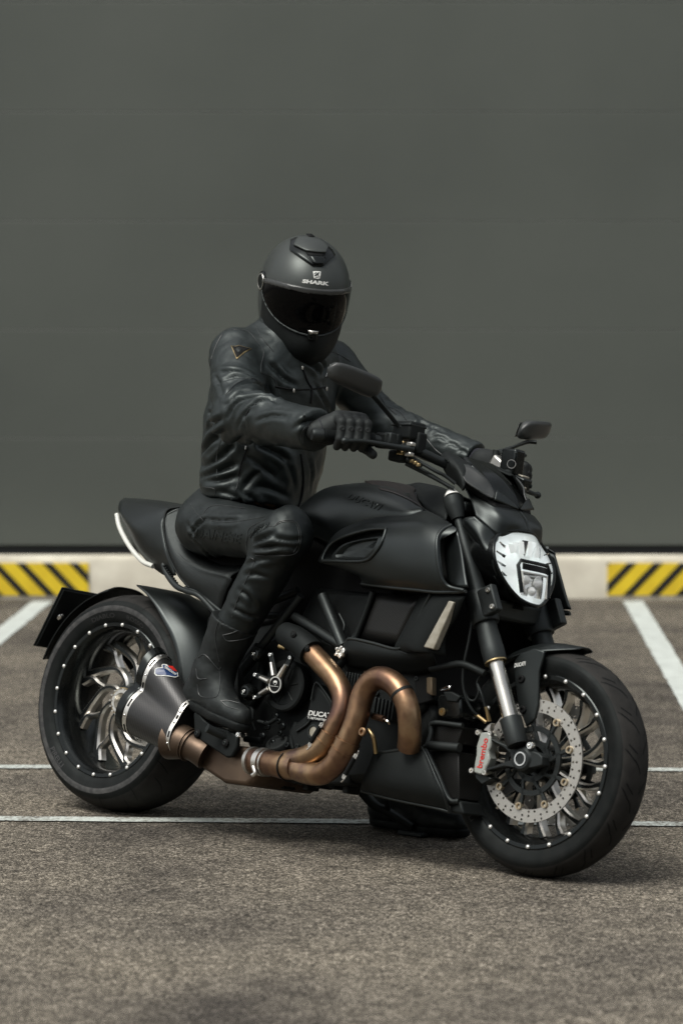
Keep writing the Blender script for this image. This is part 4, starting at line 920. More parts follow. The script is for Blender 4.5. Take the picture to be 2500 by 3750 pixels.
# ---------------------------------------------------------------- belly pan, lower radiator
bp = [KS(14, [(195,1025,.165),(400,1000,.178),(560,965,.182),(650,945,.184),(700,975,.182),(740,1040,.178)]),
      KS(14, [(150,1150,.170),(350,1150,.188),(550,1150,.192),(700,1150,.192),(780,1200,.188),(830,1250,.178)]),
      KS(14, [(80,1300,.165),(300,1330,.185),(520,1370,.19),(700,1400,.19),(830,1430,.182),(920,1450,.170)]),
      KS(14, [(60,1415,.14),(300,1480,.15),(520,1530,.155),(740,1575,.155),(900,1610,.15),(985,1640,.14)])]
bpo = patch('belly_pan', bp, 'plastic', bike, 4, .005); mirrored(bpo, bike)
tube('belly_edge', KS(14, [(200,1022,.168),(400,998,.180),(560,962,.185),(640,944,.186),(690,965,.185),(740,1040,.18),(830,1250,.18),(920,1450,.172),(985,1640,.142)]), .0045, 'satin', bike, 8)
tube('belly_lower_edge', KS(14, [(60,1415,.142),(300,1480,.152),(520,1530,.157),(740,1575,.157),(900,1610,.152),(985,1640,.142)]), .004, 'satin', bike, 8)
gr1 = prism('radiator_guard', KS(14, [(812,720,.135),(1115,745,.135),(1060,925,.135),(775,900,.135)]), -.13, .132, 'grille', bike, .003)
gr2 = prism('radiator_guard', KS(14, [(755,985,.135),(1070,1005,.135),(1080,1500,.135),(970,1495,.135)]), -.13, .132, 'grille', bike, .003)
rf = tube('radiator_frame', KS(14, [(1120,735,.138),(812,708,.142),(790,820,.142),(750,945,.15),(735,975,.15),(860,1240,.146),(975,1500,.142),(1080,1525,.138)]), .0075, 'satin', bike, 10)
tube('radiator_frame', KS(14, [(770,940,.146),(1090,965,.140)]), .013, 'satin', bike, 10, 0)
prism('radiator_base', KS(14, [(960,1500,.138),(1090,1515,.138),(1130,1660,.138),(985,1640,.138)]), -.13, .136, 'plastic', bike, .006)
tube('cooler_stay', KS(14, [(790,140,.15),(960,110,.16),(1130,95,.16),(1350,190,.15)]), .010, 'plastic', bike, 10)
hn = prism('horn', KS(14, [(850,440,.15),(880,400,.15),(1000,380,.15),(1060,400,.15),(1105,440,.15),(1108,620,.15),(1060,665,.15),(900,660,.15),(850,560,.15)]), .06, .150, 'gloss', bike, .008)
lathe('horn_bolt', [(0, .011), (.004, .010), (.004, .004), (.0, .003)], K(14, 910, 590, .153), LAT, 'brass', hn, 16)
tube('horn_spring', KS(14, [(885,360,.155),(960,325,.155),(985,330,.155),(975,350,.155),(900,368,.155)]), .0025, 'chrome', hn, 6)
prism('horn_bracket', KS(14, [(920,380,.155),(1010,380,.155),(1100,430,.155),(1060,490,.155),(960,480,.155)]), .145, .157, 'plastic', hn, .003)
prism('side_grille', KS(14, [(740,230,.15),(800,225,.15),(800,420,.15),(740,395,.15)]), .13, .15, 'bronze_mesh', bike, .003)
ls = tube('lambda_sensor', KS(14, [(190,635,.20),(300,665,.205)]), .0095, 'titanium', bike, 12, 0); tube('sensor_lead', KS(14, [(300,665,.205),(340,690,.205),(355,720,.20)]), .003, 'chrome', ls, 6)
ls = tube('lambda_sensor', KS(13, [(545,365,.17),(620,385,.17)]), .0075, 'brass', bike, 12, 0); tube('sensor_lead', KS(13, [(620,385,.17),(660,370,.17),(690,395,.17)]), .0025, 'brass', ls, 6)
lathe('pipe_boss', [(0, .012), (.006, .012), (.008, .010), (.008, .006), (.002, .005)], K(14, 85, 800, .268), LAT, 'titanium', ex2, 18)
tube('hose', KS(14, [(135,770,.215),(190,860,.21),(215,1020,.19)]), .0065, 'brass', bike, 8)
for pts in ([(1000,1470),(1040,1400),(1060,1250)], ): pass
def spring(a, b, c=13, r=.235):
    A_, B_ = K(c, *a, r), K(c, *b, r); o = tube('exhaust_spring', [A_, B_], .0068, 'dark', bike, 10, 0)
    for e, f in ((A_, B_), (B_, A_)):
        d = (e - f)/np.linalg.norm(e - f); Q = [e + d*t + .0055*np.array([math.cos(q), 0, math.sin(q)]) for t, q in zip(np.linspace(-.006, .010, 40), np.linspace(0, 26, 40))]; tube('spring_coil', Q, .0012, 'machined', o, 5, 0)
        tube('spring_hook', [e + d*.008, e + d*.016 + np.array([.004, 0, 0]), e + d*.024], .0018, 'machined', o, 6)
spring((1010,1290), (905,1470), 13, .268); spring((820,950), (765,1050), 7, .286)

# ---------------------------------------------------------------- tail, seat
tl = [KS(4, [(112,146,.0),(330,163,.02),(480,185,.03),(600,203,.04)]), KS(4, [(80,172,.055),(250,190,.09),(400,215,.112),(548,206,.10)]),
      KS(4, [(70,222,.078),(180,330,.128),(300,330,.138),(396,292,.138)]), KS(4, [(88,275,.085),(200,450,.12),(310,500,.136),(402,460,.146)]),
      KS(4, [(158,440,.095),(250,560,.105),(340,600,.12),(440,590,.149)]), KS(4, [(240,560,.085),(330,650,.09),(412,702,.11),(480,700,.145)])]
tail = patch('tail_cowl', tl, 'paint', bike, 5, .004); tm = mirrored(tail, bike)
tail_c = patch('tail_underside', [KS(4, [(112,160,.0),(330,300,.0),(500,640,.0)]), KS(4, [(88,285,.075),(245,560,.08),(415,700,.10)])], 'dark', bike, 4, .003); mirrored(tail_c, bike)
st = [[(.200, 0, .915), (.255, 0, .80), (.34, 0, .757), (.45, 0, .752), (.57, 0, .80)], [(.200, -.07, .912), (.250, -.07, .80), (.34, -.08, .755), (.45, -.08, .748), (.57, -.07, .79)],
      KS(4, [(540,215,.105),(530,400,.12),(570,545,.14),(690,640,.150),(900,690,.145)]),
      KS(4, [(430,236,.125),(432,400,.146),(510,580,.158),(640,680,.160),(880,740,.150)]), KS(4, [(402,300,.140),(420,470,.152),(495,640,.160),(620,750,.160),(840,820,.150)]), KS(4, [(402,330,.136),(448,590,.147),(545,765,.150),(640,825,.148),(800,955,.140)])]
seat = patch('seat', st, 'seat', bike, 5, .004); mirrored(seat, bike)
tube('seat_piping', KS(4, [(545,207,.105),(430,224,.128),(397,285,.141),(397,400,.148),(430,560,.154),(500,700,.155),(575,790,.152)]), .0035, 'plastic', seat, 8)
tube('seat_seam', on(Surf(seat), 4, [(440,250),(425,330),(440,430),(490,530),(600,620),(740,668),(900,695)], .0005), .0016, 'seam', seat, 6)
tlg = tube('tail_light', KS(4, [(56,262,.076),(78,360,.086),(148,492,.100),(238,597,.106),(316,634,.11)]), .0075, 'tail_lens', bike, 10); mirrored(tlg, bike)
hnd = tube('grab_rail', KS(4, [(388,622,.130),(415,690,.136),(480,775,.150),(560,815,.156),(650,850,.157),(790,1000,.150)]), [.008,.009,.009,.008,.008,.008], 'satin', bike, 10); mirrored(hnd, bike)
tube('subframe_rail', KS(4, [(545,790,.148),(640,830,.150),(810,965,.145)]), .006, 'satin', bike, 10)
for i in range(9):
    q = K(4, 398 + i*10.5, 632 + i*15, .140); V, F = box_g(q, (.008, .010, .006)); bevel(build('rail_tooth', V, F, 'plastic', hnd), .002)
# hugger over the rear tyre
Gd = []
for a in np.linspace(R(79), R(2), 11):
    t = (79 - math.degrees(a))/77; cr = .352 + .045*min(1, t*1.9); er = .350 - .026*min(1, t*2.5); w_ = .112 + .014*min(1, t*4); row = []
    for s in np.linspace(-1, 1, 11): row.append(polar(RC, a, cr - (cr - er)*abs(s)**2.6, s*w_))
    Gd.append(row)
hug = patch('rear_hugger', Gd, 'paint', bike, 3, .004)
Gd = [[polar(RC, a, .350 - .02*abs(s)**3, s*.085) for s in np.linspace(-1, 1, 7)] for a in np.linspace(R(104), R(163), 9)]
rmg = patch('rear_mudguard', Gd, 'plastic', bike, 3, .004)
V = []
u = np.array([-.339 + .255, 0, .458 - .634]); u /= np.linalg.norm(u); nrm = np.cross(u, [0, 1, 0]); cpt = np.array([-.297, 0, .546]); rot = np.stack([u, [0, 1, 0], nrm], 1)
V, F = box_g(cpt, (.196, .20, .006), rot); plate = build('number_plate_holder', V, F, 'plastic', bike); bevel(plate, .004)
V, F = box_g(cpt - nrm*.006, (.205, .21, .005), rot); bevel(build('plate_backing', V, F, 'satin', plate), .004)
bolt(plate, K(6, 232, 318, .085), (.8, -.3, .4), .009, 'chrome', .02, 'plate_screw')
tube('plate_arm', [(-.27, .06, .55), (-.20, .10, .50), (-.05, .12, .36)], .014, 'plastic', bike)
# swingarm on the far side, links to the pivot
prism('swingarm', np.array([(.62, 0, .46), (.60, 0, .34), (.30, 0, .29), (.05, 0, .265), (-.05, 0, .29), (-.05, 0, .36), (.05, 0, .385), (.30, 0, .42)]), -.165, -.085, 'engine', bike, .015)
prism('pivot_casting', np.array([(.34, 0, .60), (.62, 0, .68), (.66, 0, .40), (.60, 0, .27), (.42, 0, .29), (.36, 0, .42)]), -.10, .085, 'engine', bike, .015)
prism('inner_frame', np.array([(.20, 0, .84), (.62, 0, .86), (.80, 0, .85), (1.12, 0, .92), (1.16, 0, .80), (1.02, 0, .68), (.72, 0, .62), (.56, 0, .58), (.44, 0, .56), (.36, 0, .60), (.28, 0, .70)]), -.095, .095, 'dark', bike, .01)
# ---------------------------------------------------------------- handlebar and controls
bar_pts = [(1.205, 0, 1.055), (1.200, -.06, 1.060), (1.185, -.12, 1.070), (1.150, -.20, 1.090), (1.092, -.29, 1.100), (1.050, -.355, 1.095), (1.010, -.42, 1.088)]
bp_ = [np.array(p) for p in bar_pts]; bl = [p*np.array([1, -1, 1]) for p in bp_[:0:-1]]
hbar = tube('handlebar', bl + bp_, .0135, 'satin', bike, 16)
V, F = box_g((1.20, 0, 1.045), (.05, .10, .035)); bevel(build('bar_clamp', V, F, 'satin', hbar), .006, 3)
for sd in (1, -1):
    e1, e0 = np.array(bar_pts[6])*[1, sd, 1], np.array(bar_pts[4])*[1, sd, 1]; d = e1 - e0; L_ = np.linalg.norm(d); d /= L_
    lathe('grip', [(.01, .0150), (.012, .0190), (.018, .0190), (.022, .0168), (L_ - .012, .0168), (L_ - .008, .019), (L_ - .002, .019)], e0, d, 'plastic', hbar, 20)
    lathe('bar_end', [(L_ - .004, .012), (L_ + .0, .0175), (L_ + .024, .0180), (L_ + .031, .0150), (L_ + .032, .0005)], e0, d, 'satin', hbar, 20)
    for t, w_ in ((-.015, .030), (-.045, .026)):
        V, F = box_g(e0 + d*t, (.045, w_*.9, .042)); bevel(build('switch_housing', V, F, 'plastic', hbar), .007, 3)
# right-hand lever and reservoir
rb2 = hbar
V, F = box_g(K(11, 1085, 250, .205), (.078, .056, .050), np.array(Matrix.Rotation(R(-10), 3, 'Z'))); rv = build('fluid_reservoir', V, F, 'plastic', bike); bevel(rv, .007, 3)
V, F = box_g(K(11, 1085, 190, .205), (.084, .061, .008), np.array(Matrix.Rotation(R(-10), 3, 'Z'))); bevel(build('reservoir_lid', V, F, 'satin', rv), .003, 2)
V, F = box_g(K(11, 1190, 390, .195), (.034, .036, .06)); bevel(build('master_cylinder', V, F, 'plastic', rv), .006, 2)
lathe('sight_glass', [(0, .010), (.003, .009), (.003, .006), (.0, .006)], K(11, 1247, 335, .168), (.9, -.4, 0), 'brass', rv, 16)
lv = tube('brake_lever', KS(11, [(352,362,.415),(480,358,.385),(620,370,.35),(760,395,.315),(900,420,.28),(1000,437,.255),(1140,452,.225)]), [.0062,.0058,.0062,.0068,.0072,.0085,.0095], 'satin', bike, 12)
lathe('lever_ball', [(-.0105, .0005), (-.009, .0055), (-.004, .0095), (.0, .0105), (.004, .0095), (.009, .0055), (.0105, .0005)], K(11, 352, 360, .415), LAT, 'satin', lv, 16)
for x, y, m_ in ((1010,385,'brass'),(1110,400,'steel'),(1000,500,'brass'),(1090,515,'steel')):
    V, F = box_g(K(11, x, y, .232), (.022, .018, .012)); bevel(build('lever_pivot', V, F, m_, lv), .003)
V, F = box_g(K(11, 990, 540, .215), (.05, .05, .03)); bevel(build('lever_perch', V, F, 'plastic', bike), .006)
V, F = box_g(K(11, 870, 340, .272), (.03, .03, .035)); bevel(build('starter_switch', V, F, 'satin', bike), .005)
for P, r in ((KS(11, [(1050,620,.21),(1190,690,.19),(1330,760,.17),(1460,830,.15),(1600,910,.13)]), .0055), (KS(11, [(1120,550,.21),(1260,630,.19),(1400,710,.17),(1500,760,.15),(1620,850,.13)]), .005), (KS(11, [(1080,600,.21),(1240,690,.19),(1380,770,.16),(1520,870,.13),(1600,960,.10)]), .004), (KS(11, [(1060,570,.22),(1150,610,.21),(1230,650,.19)]), .006)):
    tube('control_cable', P, r, 'satin', bike, 8)
for x, y in ((1120,590),(1160,610),(1195,635)): V, F = box_g(K(11, x, y, .218), (.010, .010, .010)); bevel(build('cable_ferrule', V, F, 'brass', bike), .002)
# left-hand controls
V, F = box_g(K(12, 860, 610, -.235), (.055, .045, .075)); lr_ = build('fluid_reservoir', V, F, 'gloss', bike); bevel(lr_, .007, 3)
V, F = box_g(K(12, 870, 510, -.238), (.062, .05, .010)); bevel(build('reservoir_lid', V, F, 'satin', lr_), .003, 2)
lathe('sight_ring', [(0, .0125), (.002, .0130), (.002, .0108), (0, .0105)], K(12, 850, 625, -.204), (.72, -.7, 0), 'machined', lr_, 24, closed=True)
V, F = box_g(K(12, 835, 760, -.23), (.04, .035, .05)); bevel(build('master_cylinder', V, F, 'plastic', lr_), .006, 2)
V, F = box_g(K(12, 700, 650, -.235), (.05, .035, .05), np.array(Matrix.Rotation(R(30), 3, 'Y'))); bevel(build('bar_bracket', V, F, 'steel', lr_), .008, 3)
V, F = box_g(K(12, 950, 835, -.24), (.055, .04, .035), np.array(Matrix.Rotation(R(18), 3, 'Y'))); lb_ = build('clutch_perch', V, F, 'gloss', bike); bevel(lb_, .006, 3)
V, F = box_g(K(12, 930, 868, -.228), (.05, .02, .006), np.array(Matrix.Rotation(R(18), 3, 'Y'))); bevel(build('perch_edge', V, F, 'lamp_strip', lb_), .002)
V, F = box_g(K(12, 960, 760, -.25), (.04, .03, .007), np.array(Matrix.Rotation(R(14), 3, 'Y'))); bevel(build('perch_lid', V, F, 'lamp_strip', lb_), .002)
lv2 = tube('clutch_lever', KS(12, [(960,890,-.25),(1020,930,-.28),(1090,962,-.31),(1150,982,-.34)]), [.009, .0075, .0065, .0062], 'satin', bike, 12)
lathe('lever_ball', [(-.0105, .0005), (-.009, .0055), (-.004, .0095), (.0, .0105), (.004, .0095), (.009, .0055), (.0105, .0005)], K(12, 1152, 983, -.34), LAT, 'satin', lv2, 16)
tube('lever_adjuster', KS(12, [(1035,870,-.25),(1080,885,-.26)]), .006, 'plastic', lb_, 10, 0)
# mirrors
for sd in (1, -1):
    c0 = np.array([1.07, -.392*sd, 1.247]); th_ = R(15); e = np.array([-math.sin(th_), -math.cos(th_)*sd, .16]); fw_ = np.array([math.cos(th_), -math.sin(th_)*sd, .0]); up_ = np.array([.28, 0, .96]); rr_ = []
    for t in np.linspace(-1, 1, 15):
        k = (1 - abs(t)**5)**.35 if abs(t) < 1 else .12; k = max(k, .12); tap = 1 - .16*(t + 1)/2; row = []
        for j in range(24):
            a = 2*math.pi*j/24; ca, sa = math.cos(a), math.sin(a); ca = math.copysign(abs(ca)**.7, ca); sa = math.copysign(abs(sa)**.6, sa)
            row.append(c0 + e*t*.088 + up_*(sa*.031*k*tap) + fw_*(ca*.018*k + (.010*(1 - t*t) if ca > 0 else 0)))
        rr_.append(row)
    V, F = loft(rr_); mi_ = build('mirror', V, F, 'mirror_shell', bike, 60)
    V, F = loft([[q - fw_*.0185 for q in [c0 + e*t*.074 + up_*s_ for t, s_ in ((-1,-.022),(1,-.018),(1,.018),(-1,.022))]], [q - fw_*.020 for q in [c0 + e*t*.074 + up_*s_ for t, s_ in ((-1,-.022),(1,-.018),(1,.018),(-1,.022))]]]); build('mirror_glass', V, F, 'chrome', mi_, 0)
    if sd > 0: sp_pts = KS(3, [(470,205,.345),(500,240,.325),(560,310,.275),(635,400,.232),(655,420,.225)])
    else: sp_pts = KS(12, [(1140,375,-.36),(1040,372,-.345),(940,405,-.32),(830,445,-.285),(690,490,-.25)])
    tube('mirror_stalk', sp_pts, [.011, .011, .010, .010, .012], 'satin', mi_, 12, flat=.55)
tube('mirror_post', KS(12, [(688,468,-.25),(672,540,-.25),(640,600,-.245)]), [.0125, .0115, .0095], 'satin', bike, 14, 0); tube('mirror_post_base', KS(12, [(655,560,-.25),(630,650,-.24)]), .0085, 'steel', bike, 12, 0)
# brake hoses at the fork
tube('brake_hose', KS(8, [(215,690,.150),(195,830,.155),(168,960,.158),(158,1080,.155),(175,1180,.15),(215,1260,.14),(245,1290,.13)]), .0042, 'plastic', bike, 8)
tube('hose_fitting', KS(8, [(235,1285,.13),(300,1335,.118)]), .0052, 'brass', bike, 8, 0)
tube('brake_hose', KS(8, [(270,1045,.14),(245,1090,.14),(255,1150,.14),(230,1200,.14),(195,1195,.145),(170,1150,.15)]), .0036, 'plastic', bike, 8); tube('brake_hose', KS(8, [(248,1100,.14),(275,1170,.135),(298,1250,.125)]), .0036, 'satin', bike, 8)
tube('hose_fitting', KS(8, [(298,1240,.125),(312,1290,.12),(320,1330,.115)]), .005, 'brass', bike, 8, 0)
# side stand
stand = tube('side_stand', [K(14, 60, 1400, -.12), K(14, 200, 1560, -.17), K(14, 350, 1640, -.205), K(14, 590, 1785, -.252)], [.016, .015, .014, .012], 'satin', bike, 12)
fp_ = w2l(np.array([*l2w(K(14, 620, 1785, -.256))[:2], .008])); V, F = box_g((0, 0, 0), (.09, .045, .012), np.array(Matrix.Rotation(LEAN, 3, 'X'))); V = V + fp_
bevel(build('stand_foot', V, F, 'satin', stand), .003)
tube('stand_spring', [K(14, 330, 1500, -.17), K(14, 345, 1640, -.205)], .008, 'plastic', stand, 10, 0)

# ================================================================ rider
def nets(fn, lo, hi, h):                                # surface nets on a signed distance field
    lo = np.array(lo, float); hi = np.array(hi, float); n = np.ceil((hi - lo)/h).astype(int) + 1
    g = [lo[i] + h*np.arange(n[i]) for i in range(3)]; X, Y, Z = np.meshgrid(*g, indexing='ij', sparse=False)
    d = fn(X.astype(np.float32), Y.astype(np.float32), Z.astype(np.float32)).astype(np.float32); s = d < 0
    C = [x - 1 for x in d.shape]; acc = np.zeros((*C, 3), np.float32); cnt = np.zeros(C, np.float32)
    for ax in range(3):
        o1, o2 = [i for i in range(3) if i != ax]
        for a in (0, 1):
            for b in (0, 1):
                sl0 = [None]*3; sl1 = [None]*3
                sl0[ax] = slice(0, C[ax]); sl1[ax] = slice(1, C[ax] + 1)
                sl0[o1] = sl1[o1] = slice(a, a + C[o1]); sl0[o2] = sl1[o2] = slice(b, b + C[o2])
                d0, d1 = d[tuple(sl0)], d[tuple(sl1)]; m_ = (d0 < 0) != (d1 < 0); t = np.where(m_, d0/np.where(m_, d0 - d1, 1), 0)
                acc[..., ax] += np.where(m_, t, 0); acc[..., o1] += m_*a; acc[..., o2] += m_*b; cnt += m_
    mk = cnt > 0; idx = -np.ones(C, np.int64); idx[mk] = np.arange(mk.sum())
    base = np.stack(np.nonzero(mk), 1); V = lo + h*(base + acc[mk]/cnt[mk][:, None]); F = []
    for ax in range(3):
        o1, o2 = [(1, 2), (2, 0), (0, 1)][ax]
        sl0 = [slice(1, -1)]*3; sl1 = [slice(1, -1)]*3; sl0[ax] = slice(0, -1); sl1[ax] = slice(1, None)
        a, b = s[tuple(sl0)], s[tuple(sl1)]; e = np.stack(np.nonzero(a != b), 1)
        if not len(e): continue
        flip = a[tuple(e.T)]; off = np.ones(3, int); off[ax] = 0; e = e + off
        def cell(i, j): q = e.copy(); q[:, o1] += i; q[:, o2] += j; return idx[tuple(q.T)]
        Q = np.stack([cell(-1, -1), cell(0, -1), cell(0, 0), cell(-1, 0)], 1); Q[~flip] = Q[~flip][:, ::-1]; F.append(Q)
    return V, np.vstack(F)
def smooth_v(V, F, it=2, lam=.5):
    E = np.vstack([F[:, [0, 1]], F[:, [1, 2]], F[:, [2, 3]], F[:, [3, 0]]]); n = len(V)
    E = np.vstack([E, E[:, ::-1]]); cnt = np.bincount(E[:, 0], minlength=n)[:, None] + 1e-9
    for _ in range(it):
        A = np.stack([np.bincount(E[:, 0], weights=V[E[:, 1], k], minlength=n) for k in range(3)], 1)/cnt; V = V + lam*(A - V)
    return V
def normals(V, F):
    fn = np.cross(V[F[:, 2]] - V[F[:, 0]], V[F[:, 3]] - V[F[:, 1]]); N_ = np.zeros_like(V)
    for k in range(4):
        for c_ in range(3): N_[:, c_] += np.bincount(F[:, k], weights=fn[:, c_], minlength=len(V))
    return N_/(np.linalg.norm(N_, axis=1)[:, None] + 1e-12)
def cap(P, a, b, ra, rb):
    X, Y, Z = P; a = np.array(a, np.float32); b = np.array(b, np.float32); ab = b - a; L2 = float(ab @ ab) + 1e-9
    t = np.clip(((X - a[0])*ab[0] + (Y - a[1])*ab[1] + (Z - a[2])*ab[2])/L2, 0, 1)
    return np.sqrt((X - a[0] - t*ab[0])**2 + (Y - a[1] - t*ab[1])**2 + (Z - a[2] - t*ab[2])**2) - (ra + (rb - ra)*t)
def ell(P, c, r, rot=None):
    X, Y, Z = P[0] - c[0], P[1] - c[1], P[2] - c[2]
    if rot is not None: rot = np.array(rot); X, Y, Z = [rot[0][i]*X + rot[1][i]*Y + rot[2][i]*Z for i in range(3)]
    k0 = np.sqrt((X/r[0])**2 + (Y/r[1])**2 + (Z/r[2])**2); k1 = np.sqrt((X/r[0]**2)**2 + (Y/r[1]**2)**2 + (Z/r[2]**2)**2) + 1e-6
    return k0*(k0 - 1)/k1
def smin(a, b, k):
    h = np.clip(.5 + .5*(b - a)/k, 0, 1); return b + (a - b)*h - k*h*(1 - h)
def column(P, rows):                                     # rows: (z, cx, cy, half width lateral, half depth)
    X, Y, Z = P; R_ = np.array(sorted(map(tuple, rows))); f = lambda i: np.interp(Z, R_[:, 0], R_[:, i]).astype(np.float32)
    cx, cy, a, b = f(1), f(2), f(3), f(4); q = np.sqrt(((X - cx)/b)**2 + ((Y - cy)/a)**2); d = (q - 1)*np.minimum(a, b)
    return np.maximum(d, np.maximum(Z - R_[-1, 0], R_[0, 0] - Z))
def folds(V, F, strokes, amp, w, c):                     # raise ridges with a hollow beside them along lines traced on the cloth
    N_ = normals(V, F); bv = BVHTree.FromPolygons([Vector(v) for v in V], F.tolist()); D = np.zeros(len(V))
    for st_ in strokes:
        k = 1.; pts = st_
        if isinstance(st_[0], (int, float)): k, pts = st_[0], st_[1]
        L_ = []
        for q in cat(np.array(pts, float), 3):
            d = Vector(ldir(*fp(c, *q))).normalized(); h, nn, i, t = bv.ray_cast(Vector(EYE), d)
            if h is not None: L_.append(np.array(h))
        if len(L_) < 2: continue
        L_ = np.array(L_); near = np.linalg.norm(V[:, None] - L_[None, ::2], axis=2).min(1) < .09; Vn = V[near]; best = np.full(len(Vn), 9.); tb = np.zeros(len(Vn)); ns = len(L_) - 1
        for i in range(ns):
            a, b = L_[i], L_[i+1]; ab = b - a; t = np.clip(((Vn - a) @ ab)/(ab @ ab + 1e-12), 0, 1); dd = np.linalg.norm(Vn - a - t[:, None]*ab, axis=1); u = dd < best; best[u] = dd[u]; tb[u] = (i + t[u])/ns
        env = np.sin(np.clip(tb, .02, .98)*math.pi)**.6
        D[near] += k*amp*env*(-.95*np.exp(-best/(.50*w)) + .62*np.exp(-((best - 1.25*w)/(w*.95))**2))
    return V + N_*D[:, None]
def rumple(V, F, amp, sc, seed=0):
    N_ = normals(V, F); o = Vector((seed*3.1, seed*1.7, 0)); return V + N_*np.array([noise.fractal(Vector(v)*sc + o, 1., 2., 3)*amp for v in V])[:, None]
def crinkle(V, F, amp, sc, seed=0):                      # sharp-bottomed creases: folded (absolute-value) noise, stretched along the limbs
    N_ = normals(V, F); o = Vector((seed*2.3, seed, 0)); g = np.array([noise.noise(Vector((v[0]*sc*.7, v[1]*sc, v[2]*sc*1.25)) + o) for v in V]); g2 = np.array([noise.noise(Vector((v[0]*sc*1.9, v[1]*sc*2, v[2]*sc*2.6)) - o) for v in V])
    return V + N_*(amp*(np.abs(g)**.7 - .35) + .45*amp*(np.abs(g2)**.7 - .35))[:, None]
def cloth(name, fn, lo, hi, h, m, parent, it=2, post=None):
    V, F = nets(fn, lo, hi, h); V = smooth_v(V, F, it)
    if post: V = post(V, F)
    me = bpy.data.meshes.new(name); me.from_pydata(V.tolist(), [], F.tolist()); me.materials.append(MT[m]); me.polygons.foreach_set('use_smooth', [True]*len(F))
    return link(bpy.data.objects.new(name, me), parent)

# joints in the bike's frame
hipR, kneeR, ankR = K(4, 690, 340, .135), K(4, 1265, 425, .235), K(4, 775, 1310, .205)
hipL = np.array([hipR[0], .115, hipR[2] + .02]); heelL, toeL = K(14, 290, 1725, -.30), K(14, 1080, 1765, -.30)
kneeL = np.array([.72, .285, .74]); ankL = heelL + np.array([.05, -.0, .13])
shR, elR, wrR = K(2, 425, 365, .185), K(2, 440, 770, .325), K(2, 992, 900, .402)
shL, elL, wrL = K(2, 1105, 425, -.165), K(3, 545, 400, -.33), K(3, 1085, 600, -.375)
g0, g1 = np.array(bar_pts[4]), np.array(bar_pts[6])
neck = K(2, 800, 240, .04); headc = K(1, 665, 850, .05)
spine = []
for x, y, r, a, b in ((570,1440,0,.186,.140),(580,1300,0,.190,.148),(605,1130,.005,.194,.160),(640,880,.012,.202,.164),(690,640,.02,.206,.160),(725,440,.03,.194,.140),(765,310,.035,.158,.118),(795,215,.04,.105,.100),(805,150,.04,.086,.086)):
    q = K(2, x, y, r); spine.append((q[2], q[0], q[1], a, b))
def torso(P, sh=0.): return column(P, [(z, x, y, a - sh, b - sh) for z, x, y, a, b in spine])
def body_fn(X, Y, Z):
    P = (X, Y, Z); d = torso(P, .03)
    d = smin(d, cap(P, neck, headc, .055, .055), .03); d = smin(d, ell(P, headc, (.095, .075, .115)), .02); 
    for s, e, w_ in ((shR, elR, wrR), (shL, elL, wrL)): d = smin(d, cap(P, s, e, .055, .042), .03); d = smin(d, cap(P, e, w_, .042, .028), .02)
    hd = w_
    for h_, k_, a_ in ((hipR, kneeR, ankR), (hipL, kneeL, ankL)): d = smin(d, cap(P, h_, k_, .075, .055), .03); d = smin(d, cap(P, k_, a_, .046, .028), .02)
    handR = (g0 + g1)/2 + np.array([-.02, 0, .015]); d = smin(d, cap(P, wrR, handR, .028, .020), .015); d = smin(d, cap(P, wrL, handR*np.array([1, -1, 1]), .028, .020), .015)
    return d
person = cloth('person', body_fn, (.1, -.5, .1), (1.15, .5, 1.75), .012, 'skin', None, 2)
person.matrix_world = M
tag(person, 'person in black leathers and full-face helmet sitting on the motorcycle, hands on the bars', 'person')

